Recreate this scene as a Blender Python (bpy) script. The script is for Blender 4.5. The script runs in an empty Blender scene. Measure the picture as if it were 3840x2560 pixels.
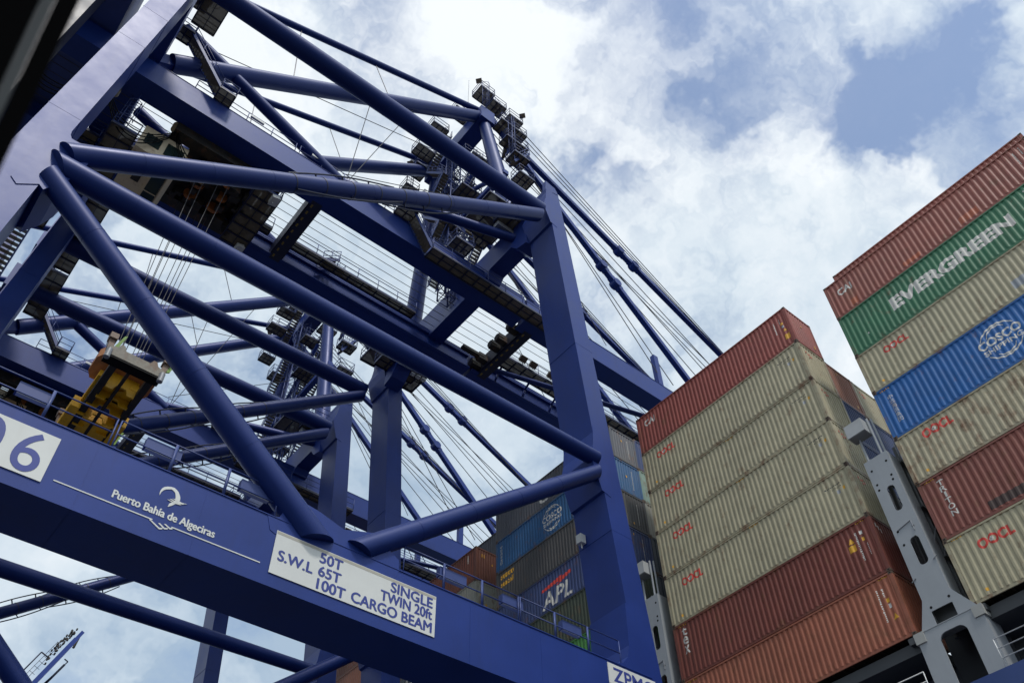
import bpy, bmesh, math, random
from math import radians as R
from mathutils import Vector as V, Matrix
random.seed(7)
SC = bpy.context.scene
COL = SC.collection

# ------------------------------------------------------------------ camera
PITCH, HEAD, ROLL, FPX = R(48.8615), R(40.7678), R(-1.8542), 3258.65
fh = V((math.sin(HEAD), math.cos(HEAD), 0)); rt = V((math.cos(HEAD), -math.sin(HEAD), 0)); up = V((0, 0, 1))
fw = fh*math.cos(PITCH) + up*math.sin(PITCH); u1 = up*math.cos(PITCH) - fh*math.sin(PITCH)
rx = rt*math.cos(ROLL) + u1*math.sin(ROLL); uy = u1*math.cos(ROLL) - rt*math.sin(ROLL)
cam = bpy.data.cameras.new('camera'); cam.sensor_width = 36; cam.lens = FPX/3840*36
cam.clip_start = 0.05; cam.clip_end = 9000
cam.dof.use_dof = True; cam.dof.focus_distance = 42; cam.dof.aperture_fstop = 8.0
co = bpy.data.objects.new('camera', cam); COL.objects.link(co)
M3 = Matrix((rx, uy, -fw)).transposed()
co.matrix_world = M3.to_4x4()
SC.camera = co
SC.view_settings.view_transform = 'Standard'; SC.view_settings.look = 'None'
SC.view_settings.exposure = 0.35; SC.view_settings.gamma = 1.0

# ------------------------------------------------------------------ sky and sun
SUN_DIR = V((-0.13, -0.48, 0.86)).normalized()
elev = math.asin(SUN_DIR.z); azim = math.atan2(SUN_DIR.x, SUN_DIR.y)
W = bpy.data.worlds.new('World'); SC.world = W; W.use_nodes = True
nt = W.node_tree; nt.nodes.clear()
def N(tree, t, **kw):
    n = tree.nodes.new(t)
    for k, v in kw.items():
        if k in n.inputs.keys() if hasattr(n.inputs, 'keys') else False: n.inputs[k].default_value = v
        else: setattr(n, k, v)
    return n
def math_n(tree, op, a, b=None, c=None, clamp=False):
    n = tree.nodes.new('ShaderNodeMath'); n.operation = op; n.use_clamp = clamp
    for i, x in enumerate((a, b, c)):
        if x is None: continue
        if isinstance(x, (int, float)): n.inputs[i].default_value = x
        else: tree.links.new(x, n.inputs[i])
    return n.outputs[0]
out = nt.nodes.new('ShaderNodeOutputWorld')
tc = nt.nodes.new('ShaderNodeTexCoord')
nrm = nt.nodes.new('ShaderNodeVectorMath'); nrm.operation = 'NORMALIZE'; nt.links.new(tc.outputs['Generated'], nrm.inputs[0])
sky = nt.nodes.new('ShaderNodeTexSky'); sky.sky_type = 'NISHITA'; sky.sun_disc = False
sky.sun_elevation = elev; sky.sun_rotation = azim
sep = nt.nodes.new('ShaderNodeSeparateXYZ'); nt.links.new(nrm.outputs[0], sep.inputs[0])
zz = math_n(nt, 'ADD', math_n(nt, 'MAXIMUM', sep.outputs[2], 0.0), 0.35)
px = math_n(nt, 'DIVIDE', sep.outputs[0], zz); py = math_n(nt, 'DIVIDE', sep.outputs[1], zz)
cmb = nt.nodes.new('ShaderNodeCombineXYZ'); nt.links.new(px, cmb.inputs[0]); nt.links.new(py, cmb.inputs[1])
def fbm(scale, detail, rough, loc):
    mp = nt.nodes.new('ShaderNodeMapping'); mp.inputs['Location'].default_value = loc; nt.links.new(cmb.outputs[0], mp.inputs[0])
    n = nt.nodes.new('ShaderNodeTexNoise'); n.inputs['Scale'].default_value = scale; n.inputs['Detail'].default_value = detail
    n.inputs['Roughness'].default_value = rough; n.inputs['Distortion'].default_value = 0.35; nt.links.new(mp.outputs[0], n.inputs['Vector'])
    return n.outputs[0]
n_big = fbm(1.9, 6, 0.62, (3.1, 1.7, 0)); n_det = fbm(4.6, 6, 0.58, (7.3, 2.2, 1)); n_sh = fbm(3.0, 5, 0.6, (0.4, 5.0, 2))
wn = nt.nodes.new('ShaderNodeTexNoise'); wn.inputs['Scale'].default_value = 7.0; wn.inputs['Detail'].default_value = 5; wn.inputs['Roughness'].default_value = .62
nt.links.new(nrm.outputs[0], wn.inputs['Vector'])
ws = nt.nodes.new('ShaderNodeVectorMath'); ws.operation = 'SUBTRACT'; nt.links.new(wn.outputs['Color'], ws.inputs[0]); ws.inputs[1].default_value = (.5, .5, .5)
wm_ = nt.nodes.new('ShaderNodeVectorMath'); wm_.operation = 'SCALE'; nt.links.new(ws.outputs[0], wm_.inputs[0]); wm_.inputs['Scale'].default_value = .30
wa = nt.nodes.new('ShaderNodeVectorMath'); wa.operation = 'ADD'; nt.links.new(nrm.outputs[0], wa.inputs[0]); nt.links.new(wm_.outputs[0], wa.inputs[1])
wdir = nt.nodes.new('ShaderNodeVectorMath'); wdir.operation = 'NORMALIZE'; nt.links.new(wa.outputs[0], wdir.inputs[0])
vr = nt.nodes.new('ShaderNodeTexNoise'); vr.inputs['Scale'].default_value = 5.0; vr.inputs['Detail'].default_value = 5; vr.inputs['Roughness'].default_value = .55
nt.links.new(wdir.outputs[0], vr.inputs['Vector'])
billow = math_n(nt, 'MULTIPLY', math_n(nt, 'ABSOLUTE', math_n(nt, 'SUBTRACT', vr.outputs[0], .5)), 3.2)
def blob(d, sharp, warp=True):
    v = V(d).normalized(); n = nt.nodes.new('ShaderNodeVectorMath'); n.operation = 'DOT_PRODUCT'
    nt.links.new((wdir if warp else nrm).outputs[0], n.inputs[0]); n.inputs[1].default_value = v
    return math_n(nt, 'EXPONENT', math_n(nt, 'MULTIPLY', math_n(nt, 'SUBTRACT', n.outputs['Value'], 1.0), sharp))
def from_px(x, y):
    a = rx*((x-1920)/FPX) - uy*((y-1280)/FPX) + fw
    return a.normalized()
# gaps of blue sky between the clouds: direction in the sky, how tight, how open
gaps = [(from_px(3540, 340), 900, .20), (from_px(3400, 330), 1100, .13), (from_px(3480, 520), 1200, .13), (from_px(3600, 200), 900, .12), (from_px(3250, 430), 600, .13), (from_px(3080, 560), 900, .08), (from_px(3580, 60), 900, .08), (from_px(2200, 680), 700, .13), (from_px(2320, 540), 900, .09), (from_px(2290, 120), 350, .09), (from_px(2480, 60), 700, .06),
        (from_px(2740, 370), 500, .10), (from_px(300, 1180), 150, .13), (from_px(560, 2260), 300, .09), (from_px(3820, 250), 500, .06), (from_px(2550, 1000), 300, .03)]
cov = math_n(nt, 'ADD', math_n(nt, 'ADD', math_n(nt, 'MULTIPLY', n_big, 0.35), math_n(nt, 'MULTIPLY', n_det, 0.40)), math_n(nt, 'MULTIPLY', billow, 0.20))
for d, k, a in gaps:
    cov = math_n(nt, 'SUBTRACT', cov, math_n(nt, 'MULTIPLY', blob(d, k), a))
ramp = nt.nodes.new('ShaderNodeMapRange'); ramp.interpolation_type = 'SMOOTHSTEP'
nt.links.new(cov, ramp.inputs[0]); ramp.inputs[3].default_value = 0.10; ramp.inputs[1].default_value = 0.19; ramp.inputs[2].default_value = 0.42
cr = nt.nodes.new('ShaderNodeValToRGB')
cr.color_ramp.elements[0].position = 0.20; cr.color_ramp.elements[0].color = (0.40, 0.52, 0.66, 1)
cr.color_ramp.elements[1].position = 0.55; cr.color_ramp.elements[1].color = (0.90, 0.95, 0.99, 1)
e = cr.color_ramp.elements.new(0.38); e.color = (0.66, 0.76, 0.85, 1)
thick = math_n(nt, 'ADD', math_n(nt, 'ADD', math_n(nt, 'MULTIPLY', n_sh, 0.50), math_n(nt, 'MULTIPLY', n_det, 0.20)), math_n(nt, 'MULTIPLY', billow, 0.24))
for d, k, a in [(from_px(1300, 200), 14, .16), (from_px(2900, 350), 20, .10), (from_px(3100, 800), 40, .06), (from_px(1600, 1750), 10, -.11), (from_px(400, 2300), 16, -.09), (from_px(2700, 950), 60, -.06), (from_px(300, 1150), 30, -.10)]:
    thick = math_n(nt, 'ADD', thick, math_n(nt, 'MULTIPLY', blob(d, k), a))
nt.links.new(thick, cr.inputs[0])
bg1 = nt.nodes.new('ShaderNodeBackground'); bg1.inputs['Strength'].default_value = 0.15; nt.links.new(sky.outputs[0], bg1.inputs['Color'])
bg2 = nt.nodes.new('ShaderNodeBackground'); bg2.inputs['Strength'].default_value = 0.80
# bright thin cloud around the hidden sun
glow = math_n(nt, 'ADD', 1.0, math_n(nt, 'MULTIPLY', blob(SUN_DIR, 9, False), 1.1))
vm = nt.nodes.new('ShaderNodeVectorMath'); vm.operation = 'SCALE'; nt.links.new(cr.outputs[0], vm.inputs[0]); nt.links.new(glow, vm.inputs['Scale'])
nt.links.new(vm.outputs[0], bg2.inputs['Color'])
mx = nt.nodes.new('ShaderNodeMixShader'); nt.links.new(ramp.outputs[0], mx.inputs[0]); nt.links.new(bg1.outputs[0], mx.inputs[1]); nt.links.new(bg2.outputs[0], mx.inputs[2])
nt.links.new(mx.outputs[0], out.inputs['Surface'])

sl = bpy.data.lights.new('sun', 'SUN'); sl.energy = 1.5; sl.angle = R(6.0); sl.color = (1.0, 0.95, 0.88)
so = bpy.data.objects.new('sun', sl); COL.objects.link(so); so.rotation_euler = SUN_DIR.to_track_quat('Z', 'Y').to_euler()

# ------------------------------------------------------------------ materials
MATS = {}
def mat(name, base, rough=0.5, metal=0.0, spec=0.5, var=0.10, vscale=0.6, streak=0.0, streak_col=None, rust=0.0, bump=0.0, coat=0.0, tint=None, clear=0.0):
    if name in MATS: return MATS[name]
    m = bpy.data.materials.new(name); m.use_nodes = True; t = m.node_tree; b = t.nodes['Principled BSDF']
    b.inputs['Roughness'].default_value = rough; b.inputs['Metallic'].default_value = metal
    b.inputs['Specular IOR Level'].default_value = spec
    if tint: b.inputs['Specular Tint'].default_value = (*tint, 1)
    if coat: b.inputs['Coat Weight'].default_value = coat; b.inputs['Coat Roughness'].default_value = 0.25
    g = t.nodes.new('ShaderNodeNewGeometry')
    n1 = t.nodes.new('ShaderNodeTexNoise'); n1.inputs['Scale'].default_value = vscale; n1.inputs['Detail'].default_value = 6; n1.inputs['Roughness'].default_value = .65
    t.links.new(g.outputs['Position'], n1.inputs['Vector'])
    mr = t.nodes.new('ShaderNodeMapRange'); t.links.new(n1.outputs[0], mr.inputs[0])
    mr.inputs[1].default_value = .3; mr.inputs[2].default_value = .7; mr.inputs[3].default_value = 1-var; mr.inputs[4].default_value = 1+var
    vmn = t.nodes.new('ShaderNodeVectorMath'); vmn.operation = 'SCALE'; vmn.inputs[0].default_value = base; t.links.new(mr.outputs[0], vmn.inputs['Scale'])
    col = vmn.outputs[0]
    def mixc(fac, c2):
        nonlocal col
        x = t.nodes.new('ShaderNodeMix'); x.data_type = 'RGBA'
        t.links.new(fac, x.inputs[0]); t.links.new(col, x.inputs[6]); x.inputs[7].default_value = (*c2, 1); col = x.outputs[2]
    def noise(scale3, detail, lo, hi, amt):
        mp = t.nodes.new('ShaderNodeMapping'); mp.inputs['Scale'].default_value = scale3; t.links.new(g.outputs['Position'], mp.inputs[0])
        n = t.nodes.new('ShaderNodeTexNoise'); n.inputs['Scale'].default_value = 1; n.inputs['Detail'].default_value = detail; n.inputs['Roughness'].default_value = .7
        t.links.new(mp.outputs[0], n.inputs['Vector'])
        q = t.nodes.new('ShaderNodeMapRange'); t.links.new(n.outputs[0], q.inputs[0]); q.inputs[1].default_value = lo; q.inputs[2].default_value = hi
        q.inputs[3].default_value = 0; q.inputs[4].default_value = amt; return q.outputs[0]
    if streak:
        mixc(noise((3.2, 3.2, .22), 5, .52, .78, streak), streak_col or tuple(c*.45 for c in base))
    if rust:
        mixc(noise((1.6, 1.6, 1.1), 8, .60-.10*rust, .70, min(1, .55+.4*rust)), (.16, .065, .025))
        mixc(noise((.5, .5, .35), 4, .55, .80, .35*rust), (.30, .22, .10))
    t.links.new(col, b.inputs['Base Color'])
    rr = t.nodes.new('ShaderNodeMapRange'); t.links.new(n1.outputs[0], rr.inputs[0]); rr.inputs[1].default_value = .3; rr.inputs[2].default_value = .7
    rr.inputs[3].default_value = max(.05, rough-.06); rr.inputs[4].default_value = min(1, rough+.06); t.links.new(rr.outputs[0], b.inputs['Roughness'])
    if bump:
        bp = t.nodes.new('ShaderNodeBump'); bp.inputs['Strength'].default_value = bump; bp.inputs['Distance'].default_value = .02
        n3 = t.nodes.new('ShaderNodeTexNoise'); n3.inputs['Scale'].default_value = 2.2; n3.inputs['Detail'].default_value = 3; t.links.new(g.outputs['Position'], n3.inputs['Vector'])
        t.links.new(n3.outputs[0], bp.inputs['Height']); t.links.new(bp.outputs[0], b.inputs['Normal'])
    if clear:
        tr_ = t.nodes.new('ShaderNodeBsdfTransparent'); ms = t.nodes.new('ShaderNodeMixShader'); ms.inputs[0].default_value = clear
        t.links.new(b.outputs[0], ms.inputs[1]); t.links.new(tr_.outputs[0], ms.inputs[2]); t.links.new(ms.outputs[0], t.nodes['Material Output'].inputs['Surface'])
    MATS[name] = m; return m
BLUE = mat('blue_paint', (.0088, .033, .198), rough=.45, spec=.48, var=.14, vscale=.35, streak=.38, streak_col=(.012, .027, .13), bump=.05, tint=(.72, .76, 1.0))
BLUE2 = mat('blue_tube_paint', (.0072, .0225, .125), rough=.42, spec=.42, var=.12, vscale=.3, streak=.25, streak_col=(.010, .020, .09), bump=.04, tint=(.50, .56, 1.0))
BLUER = mat('blue_railing_paint', (.03, .055, .20), rough=.5)
DARKB = mat('dark_blue_steel', (.012, .016, .045), rough=.5, var=.2)
GRATE = mat('galvanised_grating', (.17, .145, .10), rough=.75, var=.25, vscale=3, clear=.16)
STEEL = mat('galvanised_steel', (.30, .31, .33), rough=.5, metal=.3)
ROPE = mat('wire_rope', (.05, .05, .06), rough=.6)
BLACK = mat('black_rubber', (.005, .005, .006), rough=.7, spec=.15)  # black taken darker: shade of the vehicle interior put into the colour
DARK = mat('greasy_steel', (.020, .018, .016), rough=.6, var=.4, vscale=2, rust=.5)
WHITE = mat('white_sign_paint', (.66, .67, .64), rough=.45, var=.05, streak=.12, streak_col=(.45, .43, .36))
SIGNB = mat('sign_blue_lettering', (.03, .05, .26), rough=.5)
CREAM = mat('cream_paint', (.62, .52, .36), rough=.5, var=.1, rust=.35)
GLASS = mat('cab_glass', (.02, .035, .03), rough=.08, spec=.8, var=.05)
YEL = mat('yellow_paint', (.85, .46, .014), rough=.45, var=.15, vscale=2, rust=.25)
PEACH = mat('faded_orange_paint', (.58, .24, .09), rough=.5, var=.2, vscale=2, rust=.35)
WORN = mat('worn_spreader_steel', (.22, .20, .16), rough=.55, var=.3, vscale=4, rust=.8)
GREENP = mat('green_paint', (.16, .30, .03), rough=.5, rust=.2)
GREY = mat('grey_ship_paint', (.33, .35, .37), rough=.5, var=.06, streak=.15)
HULL = mat('hull_blue_paint', (.012, .035, .14), rough=.45, var=.1, streak=.2)
LAMP = mat('lamp_housing', (.55, .56, .55), rough=.5)
LAMPB = mat('brown_floodlight', (.10, .075, .05), rough=.6)
RED = mat('red_paint', (.45, .02, .015), rough=.5)

# ------------------------------------------------------------------ mesh helpers
ORG = {}
class MB:
    def __init__(s): s.v = []; s.f = []
    def add(s, vs, fs):
        o = len(s.v); s.v += [tuple(x) for x in vs]; s.f += [tuple(i+o for i in f) for f in fs]; return s
    def box(s, x0, x1, y0, y1, z0, z1):
        return s.add([(x0,y0,z0),(x1,y0,z0),(x1,y1,z0),(x0,y1,z0),(x0,y0,z1),(x1,y0,z1),(x1,y1,z1),(x0,y1,z1)],
                     [(0,3,2,1),(4,5,6,7),(0,1,5,4),(1,2,6,5),(2,3,7,6),(3,0,4,7)])
    def beam(s, p, q, w, h, side=None):
        p, q = V(p), V(q); d = (q-p).normalized(); u = V(side) if side else V((0,0,1))
        a = d.cross(u)
        if a.length < 1e-3: a = d.cross(V((1,0,0)))
        a.normalize(); b = a.cross(d).normalized(); a = a*(w/2); b = b*(h/2)
        vs = [p-a-b, p+a-b, p+a+b, p-a+b, q-a-b, q+a-b, q+a+b, q-a+b]
        return s.add(vs, [(0,1,2,3),(7,6,5,4),(0,4,5,1),(1,5,6,2),(2,6,7,3),(3,7,4,0)])
    def tube(s, p, q, r, n=20, r2=None, cut0=None, cut1=None, seg=1):
        p, q = V(p), V(q); d = (q-p).normalized(); a = d.orthogonal().normalized(); b = d.cross(a); r2 = r if r2 is None else r2
        rings = []
        for k in range(seg+1):
            t = k/seg; c = p.lerp(q, t); rr = r+(r2-r)*t; ring = []
            for i in range(n):
                th = 2*math.pi*i/n; w = c + a*(rr*math.cos(th)) + b*(rr*math.sin(th))
                cut = cut0 if k == 0 else (cut1 if k == seg else None)
                if cut is not None:
                    nn = V(cut); w = w + d*(-((w-c).dot(nn))/d.dot(nn))
                ring.append(w)
            rings.append(ring)
        vs = [w for ring in rings for w in ring]; fs = []
        for k in range(seg):
            for i in range(n):
                j = (i+1) % n; fs.append((k*n+i, k*n+j, (k+1)*n+j, (k+1)*n+i))
        fs.append(tuple(range(n-1, -1, -1))); fs.append(tuple(seg*n+i for i in range(n)))
        return s.add(vs, fs)
    def path(s, pts, r, n=6):
        for a, b in zip(pts[:-1], pts[1:]):
            if (V(a)-V(b)).length > 1e-4: s.tube(a, b, r, n)
        return s
    def prism(s, poly, t0, t1, plane='xz'):
        k = len(poly)
        def mk(u, w, t): return (u, t, w) if plane == 'xz' else ((t, u, w) if plane == 'yz' else (u, w, t))
        vs = [mk(u, w, t0) for u, w in poly] + [mk(u, w, t1) for u, w in poly]
        fs = [tuple(range(k)), tuple(range(2*k-1, k-1, -1))] + [(i, i+k, (i+1) % k + k, (i+1) % k) for i in range(k)]
        return s.add(vs, fs)
    def mesh(s, name, org=(0,0,0), smooth=None):
        me = bpy.data.meshes.new(name); o = V(org); me.from_pydata([V(x)-o for x in s.v], [], s.f)
        bm = bmesh.new(); bm.from_mesh(me); bmesh.ops.recalc_face_normals(bm, faces=bm.faces); bm.to_mesh(me); bm.free()
        if smooth:
            me.shade_smooth(); me.set_sharp_from_angle(angle=R(smooth))
            for p_ in me.polygons:
                if len(p_.vertices) > 4: p_.use_smooth = False
        return me
    def build(s, name, m, parent=None, smooth=None, label=None):
        org = ORG.get(parent.name, V((0,0,0))) if parent else V((0,0,0))
        me = s.mesh(name, org, smooth); me.materials.append(m)
        o = bpy.data.objects.new(name, me); COL.objects.link(o)
        if parent: o.parent = parent; ORG[o.name] = org
        if label: o['label'] = label
        return o
def thing(name, label, cat, loc=(0,0,0), group=None):
    o = bpy.data.objects.new(name, None); COL.objects.link(o); o.location = loc; o.empty_display_size = .2
    o['label'] = label; o['category'] = cat
    if group: o['group'] = group
    ORG[o.name] = V(loc); return o
def tag(o, label, cat, group=None):
    o['label'] = label; o['category'] = cat
    if group: o['group'] = group
    return o
def structure(mb, name, m):
    o = mb.build(name, m); o['kind'] = 'structure'; return o
TXT = {}
def text_mesh(s, bold=0.0, shear=0.0, spacing=1.0):
    key = (s, bold, shear, spacing)
    if key in TXT: return TXT[key]
    cu = bpy.data.curves.new('lettering', 'FONT'); cu.body = s; cu.size = 1; cu.offset = bold; cu.shear = shear; cu.space_character = spacing; cu.resolution_u = 6
    o = bpy.data.objects.new('lettering', cu); COL.objects.link(o)
    dg = bpy.context.evaluated_depsgraph_get(); dg.update()
    me = bpy.data.meshes.new_from_object(o.evaluated_get(dg))
    bpy.data.objects.remove(o); bpy.data.curves.remove(cu)
    vs = [tuple(v.co[:2]) for v in me.vertices]; fs = [tuple(p.vertices) for p in me.polygons]
    bpy.data.meshes.remove(me)
    xs = [v[0] for v in vs]; ys = [v[1] for v in vs]; x0, x1, y0, y1 = min(xs), max(xs), min(ys), max(ys)
    vs = [((x-x0)/(x1-x0), (y-y0)/(y1-y0)) for x, y in vs]
    TXT[key] = (vs, fs); return TXT[key]
TEXTS_CJK = '中远海运集团'

# ------------------------------------------------------------------ ground, quay edge and water
structure(MB().box(-260, 29.6, -260, 460, -2.9, -2.4), 'quay_ground', mat('quay_asphalt', (.075, .073, .070), rough=.9, var=.15, vscale=.2, bump=.1))
structure(MB().box(29.6, 30.2, -260, 460, -2.9, -2.25), 'quay_kerb', mat('kerb_concrete', (.33, .32, .30), rough=.9))
structure(MB().add([(-4000,-4000,-5.2),(4000,-4000,-5.2),(4000,4000,-5.2),(-4000,4000,-5.2)], [(0,1,2,3)]), 'water', mat('harbour_water', (.02, .05, .06), rough=.12, var=.2, vscale=.05, bump=.4))
for x in (-4.0, 25.9):
    tag(MB().box(x-.08, x+.08, -200, 400, -2.4, -2.28).build('crane_rail', STEEL), 'steel crane rail along the quay on the '+('landside' if x < 0 else 'waterside')+' of the cranes', 'rail', 'crane rails')

# ------------------------------------------------------------------ walkways and stairs
def railing(mb, p, q, h=1.1, post=1.6, r=.028, toe=True, rails=(1.0, .52)):
    p, q = V(p), V(q); L = (q-p).length; n = max(1, round(L/post)); z = V((0,0,1))
    for i in range(n+1):
        a = p.lerp(q, i/n); mb.tube(a, a+z*h, r, 6)
    for k in rails: mb.tube(p+z*h*k, q+z*h*k, r, 6)
    if toe: mb.beam(p+z*.08, q+z*.08, .012, .14)
def walkway(parent, p, q, side, w, rail='lr', sub=2.0, h=1.1, beams=True, name='walkway'):
    """deck from p to q, w wide towards side, seen from below as grating panels between joists"""
    p, q, s = V(p), V(q), V(side).normalized(); d = (q-p).normalized(); L = (q-p).length; up_ = s.cross(d).normalized()
    if up_.z < 0: up_ = -up_
    mb = MB()
    a, b, c, e = p, q, q+s*w, p+s*w; t = up_*.035
    mb.add([a,b,c,e,a+t,b+t,c+t,e+t], [(0,3,2,1),(4,5,6,7),(0,1,5,4),(1,2,6,5),(2,3,7,6),(3,0,4,7)])
    deck = mb.build(name, GRATE, parent)
    jm = MB(); n = max(1, round(L/sub))
    for i in range(n+1):
        x = p.lerp(q, i/n); jm.beam(x-up_*.06, x+s*w-up_*.06, .07, .12, up_)
    for k in (0, .5, 1): jm.beam(p+s*w*k-up_*.05, q+s*w*k-up_*.05, .07 if k != .5 else .04, .16 if k != .5 else .08, up_)
    jm.build('joists', DARKB, deck)
    rm = MB()
    if 'l' in rail: railing(rm, p, q, h)
    if 'r' in rail: railing(rm, p+s*w, q+s*w, h)
    if 's' in rail: railing(rm, p, p+s*w, h)
    if 'e' in rail: railing(rm, q, q+s*w, h)
    if rm.v: rm.build('railing', BLUER, deck, 40)
    return deck
def stair(parent, p, q, w, side, rails=True, name='stair'):
    p, q, s = V(p), V(q), V(side).normalized(); d = q-p; n = max(2, int(abs(d.z)/.23))
    mb = MB()
    hd = V((d.x, d.y, 0)).normalized()
    for k in (0, 1): mb.beam(p+s*w*k, q+s*w*k, .05, .22)
    st = mb.build(name, BLUER, parent)
    tm = MB()
    for i in range(1, n):
        c = p.lerp(q, i/n); a = c-hd*.12; b = c+hd*.12
        tm.add([a, b, b+s*w, a+s*w, a+V((0,0,.03)), b+V((0,0,.03)), b+s*w+V((0,0,.03)), a+s*w+V((0,0,.03))], [(0,3,2,1),(4,5,6,7),(0,1,5,4),(1,2,6,5),(2,3,7,6),(3,0,4,7)])
    tm.build('treads', GRATE, st)
    if rails:
        rm = MB()
        for k in (0, 1):
            a, b = p+s*w*k, q+s*w*k; z = V((0,0,1))
            for h in (1.0, .5): rm.tube(a+z*h, b+z*h, .026, 6)
            m = max(2, int(d.length/1.2))
            for i in range(m+1): c = a.lerp(b, i/m); rm.tube(c, c+z, .026, 6)
        rm.build('railing', BLUER, st, 40)
    return st
def cage_ladder(parent, x, y, z0, z1, nx=(0,-1)):
    mb = MB(); n = V((nx[0], nx[1], 0)); s = V((-n.y, n.x, 0))
    for k in (-.25, .25): mb.tube(V((x,y,z0))+s*k, V((x,y,z1))+s*k, .025, 5)
    z = z0
    while z < z1: mb.tube(V((x,y,z))-s*.25, V((x,y,z))+s*.25, .015, 5); z += .3
    z = z0+.4
    while z < z1:
        pts = [V((x,y,z))+s*(.38*math.cos(t))+n*(.42+.38*math.sin(t)-.3) for t in [math.pi*i/8 for i in range(9)]]
        mb.path(pts, .02, 5); z += .9
    for k in (0, 4, 8):
        t = math.pi*k/8; o = s*(.38*math.cos(t))+n*(.12+.38*math.sin(t)); mb.tube(V((x,y,z0+.4))+o, V((x,y,z1))+o, .015, 5)
    return mb.build('ladder', BLUER, parent, 40)
def floodlight(parent, p, d, m=None, s=1.0):
    p, d = V(p), V(d).normalized(); mb = MB(); mb.beam(p, p+d*.22*s, .55*s, .42*s); mb.beam(p+d*.22*s, p+d*.28*s, .62*s, .48*s)
    mb.tube(p, p-V((0,0,.5*s)), .03, 6)
    return mb.build('floodlight', m or LAMPB, parent)
def tube_light(mb, p, q):
    p, q = V(p), V(q); mb.beam(p, q, .16, .12)

# ------------------------------------------------------------------ the ship to shore crane
YN0, YN1, YF0, YF1 = 22.0, 24.2, 40.9, 43.1
YCN, YCF = 22.10, 43.0
GA0, GA1, GB0, GB1, GZ0, GZ1 = 28.64, 29.76, 35.34, 36.46, 47.0, 49.0
xo = lambda z: 24.26-(z-44.15)*.0829
xi = lambda z: 23.10-(z-43.17)*.0803
xl = lambda z: -3.16-(42.3-z)*.0412
xr = lambda z: -2.43+(z-30)*.0385
NODE = [[-2.431, 29.994], [-2.386, 29.734], [-2.285, 29.566], [-2.145, 29.566], [-1.966, 29.57], [-1.563, 29.871], [-1.36, 28.855], [-1.47, 27.779], [-1.691, 26.997], [-2.065, 26.22], [-2.252, 26.375], [-2.807, 25.83], [-3.078, 26.064], [-3.129, 29.423], [-2.768, 29.985]]
GUSSET = [[8.458, 17.399], [8.632, 17.386], [8.877, 17.501], [8.954, 17.751], [8.891, 17.915], [8.796, 17.999], [9.175, 18.493], [10.188, 18.349], [11.201, 18.069], [12.313, 18.441], [13.455, 17.8], [13.495, 17.374], [13.28, 16.771], [11.798, 16.786], [8.823, 16.831], [8.639, 16.901]]
CHEV = [[[5.03, 15.609], [5.059, 15.634], [5.382, 15.484], [5.475, 15.52], [5.47, 15.465], [5.385, 15.426]], [[5.304, 15.608], [5.353, 15.631], [5.521, 15.54], [5.613, 15.578], [5.617, 15.532], [5.525, 15.49]], [[5.466, 15.655], [5.518, 15.674], [5.667, 15.608], [5.746, 15.639], [5.746, 15.591], [5.672, 15.557]]]
CRES = [[5.079, 16.505], [5.06, 16.585], [5.06, 16.678], [5.081, 16.763], [5.132, 16.845], [5.218, 16.904], [5.329, 16.944], [5.42, 16.956], [5.506, 16.92], [5.579, 16.866], [5.637, 16.781], [5.676, 16.711], [5.692, 16.617], [5.678, 16.551], [5.65, 16.486], [5.576, 16.417], [5.522, 16.343], [5.411, 16.245], [5.423, 16.365], [5.455, 16.413], [5.51, 16.451], [5.545, 16.524], [5.55, 16.604], [5.532, 16.685], [5.502, 16.771], [5.457, 16.827], [5.401, 16.856], [5.343, 16.861], [5.269, 16.824], [5.197, 16.783], [5.139, 16.725], [5.1, 16.638], [5.085, 16.553]]
WINGS = [[[5.326, 16.472], [5.388, 16.484], [5.521, 16.474], [5.608, 16.499], [5.773, 16.485], [5.733, 16.46], [5.586, 16.444], [5.474, 16.445]], [[5.386, 16.523], [5.446, 16.542], [5.563, 16.526], [5.708, 16.547], [5.843, 16.539], [5.811, 16.515], [5.686, 16.492], [5.554, 16.49]], [[5.464, 16.577], [5.526, 16.588], [5.661, 16.58], [5.76, 16.562], [5.93, 16.582], [5.858, 16.553], [5.746, 16.544], [5.633, 16.544]]]


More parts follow.
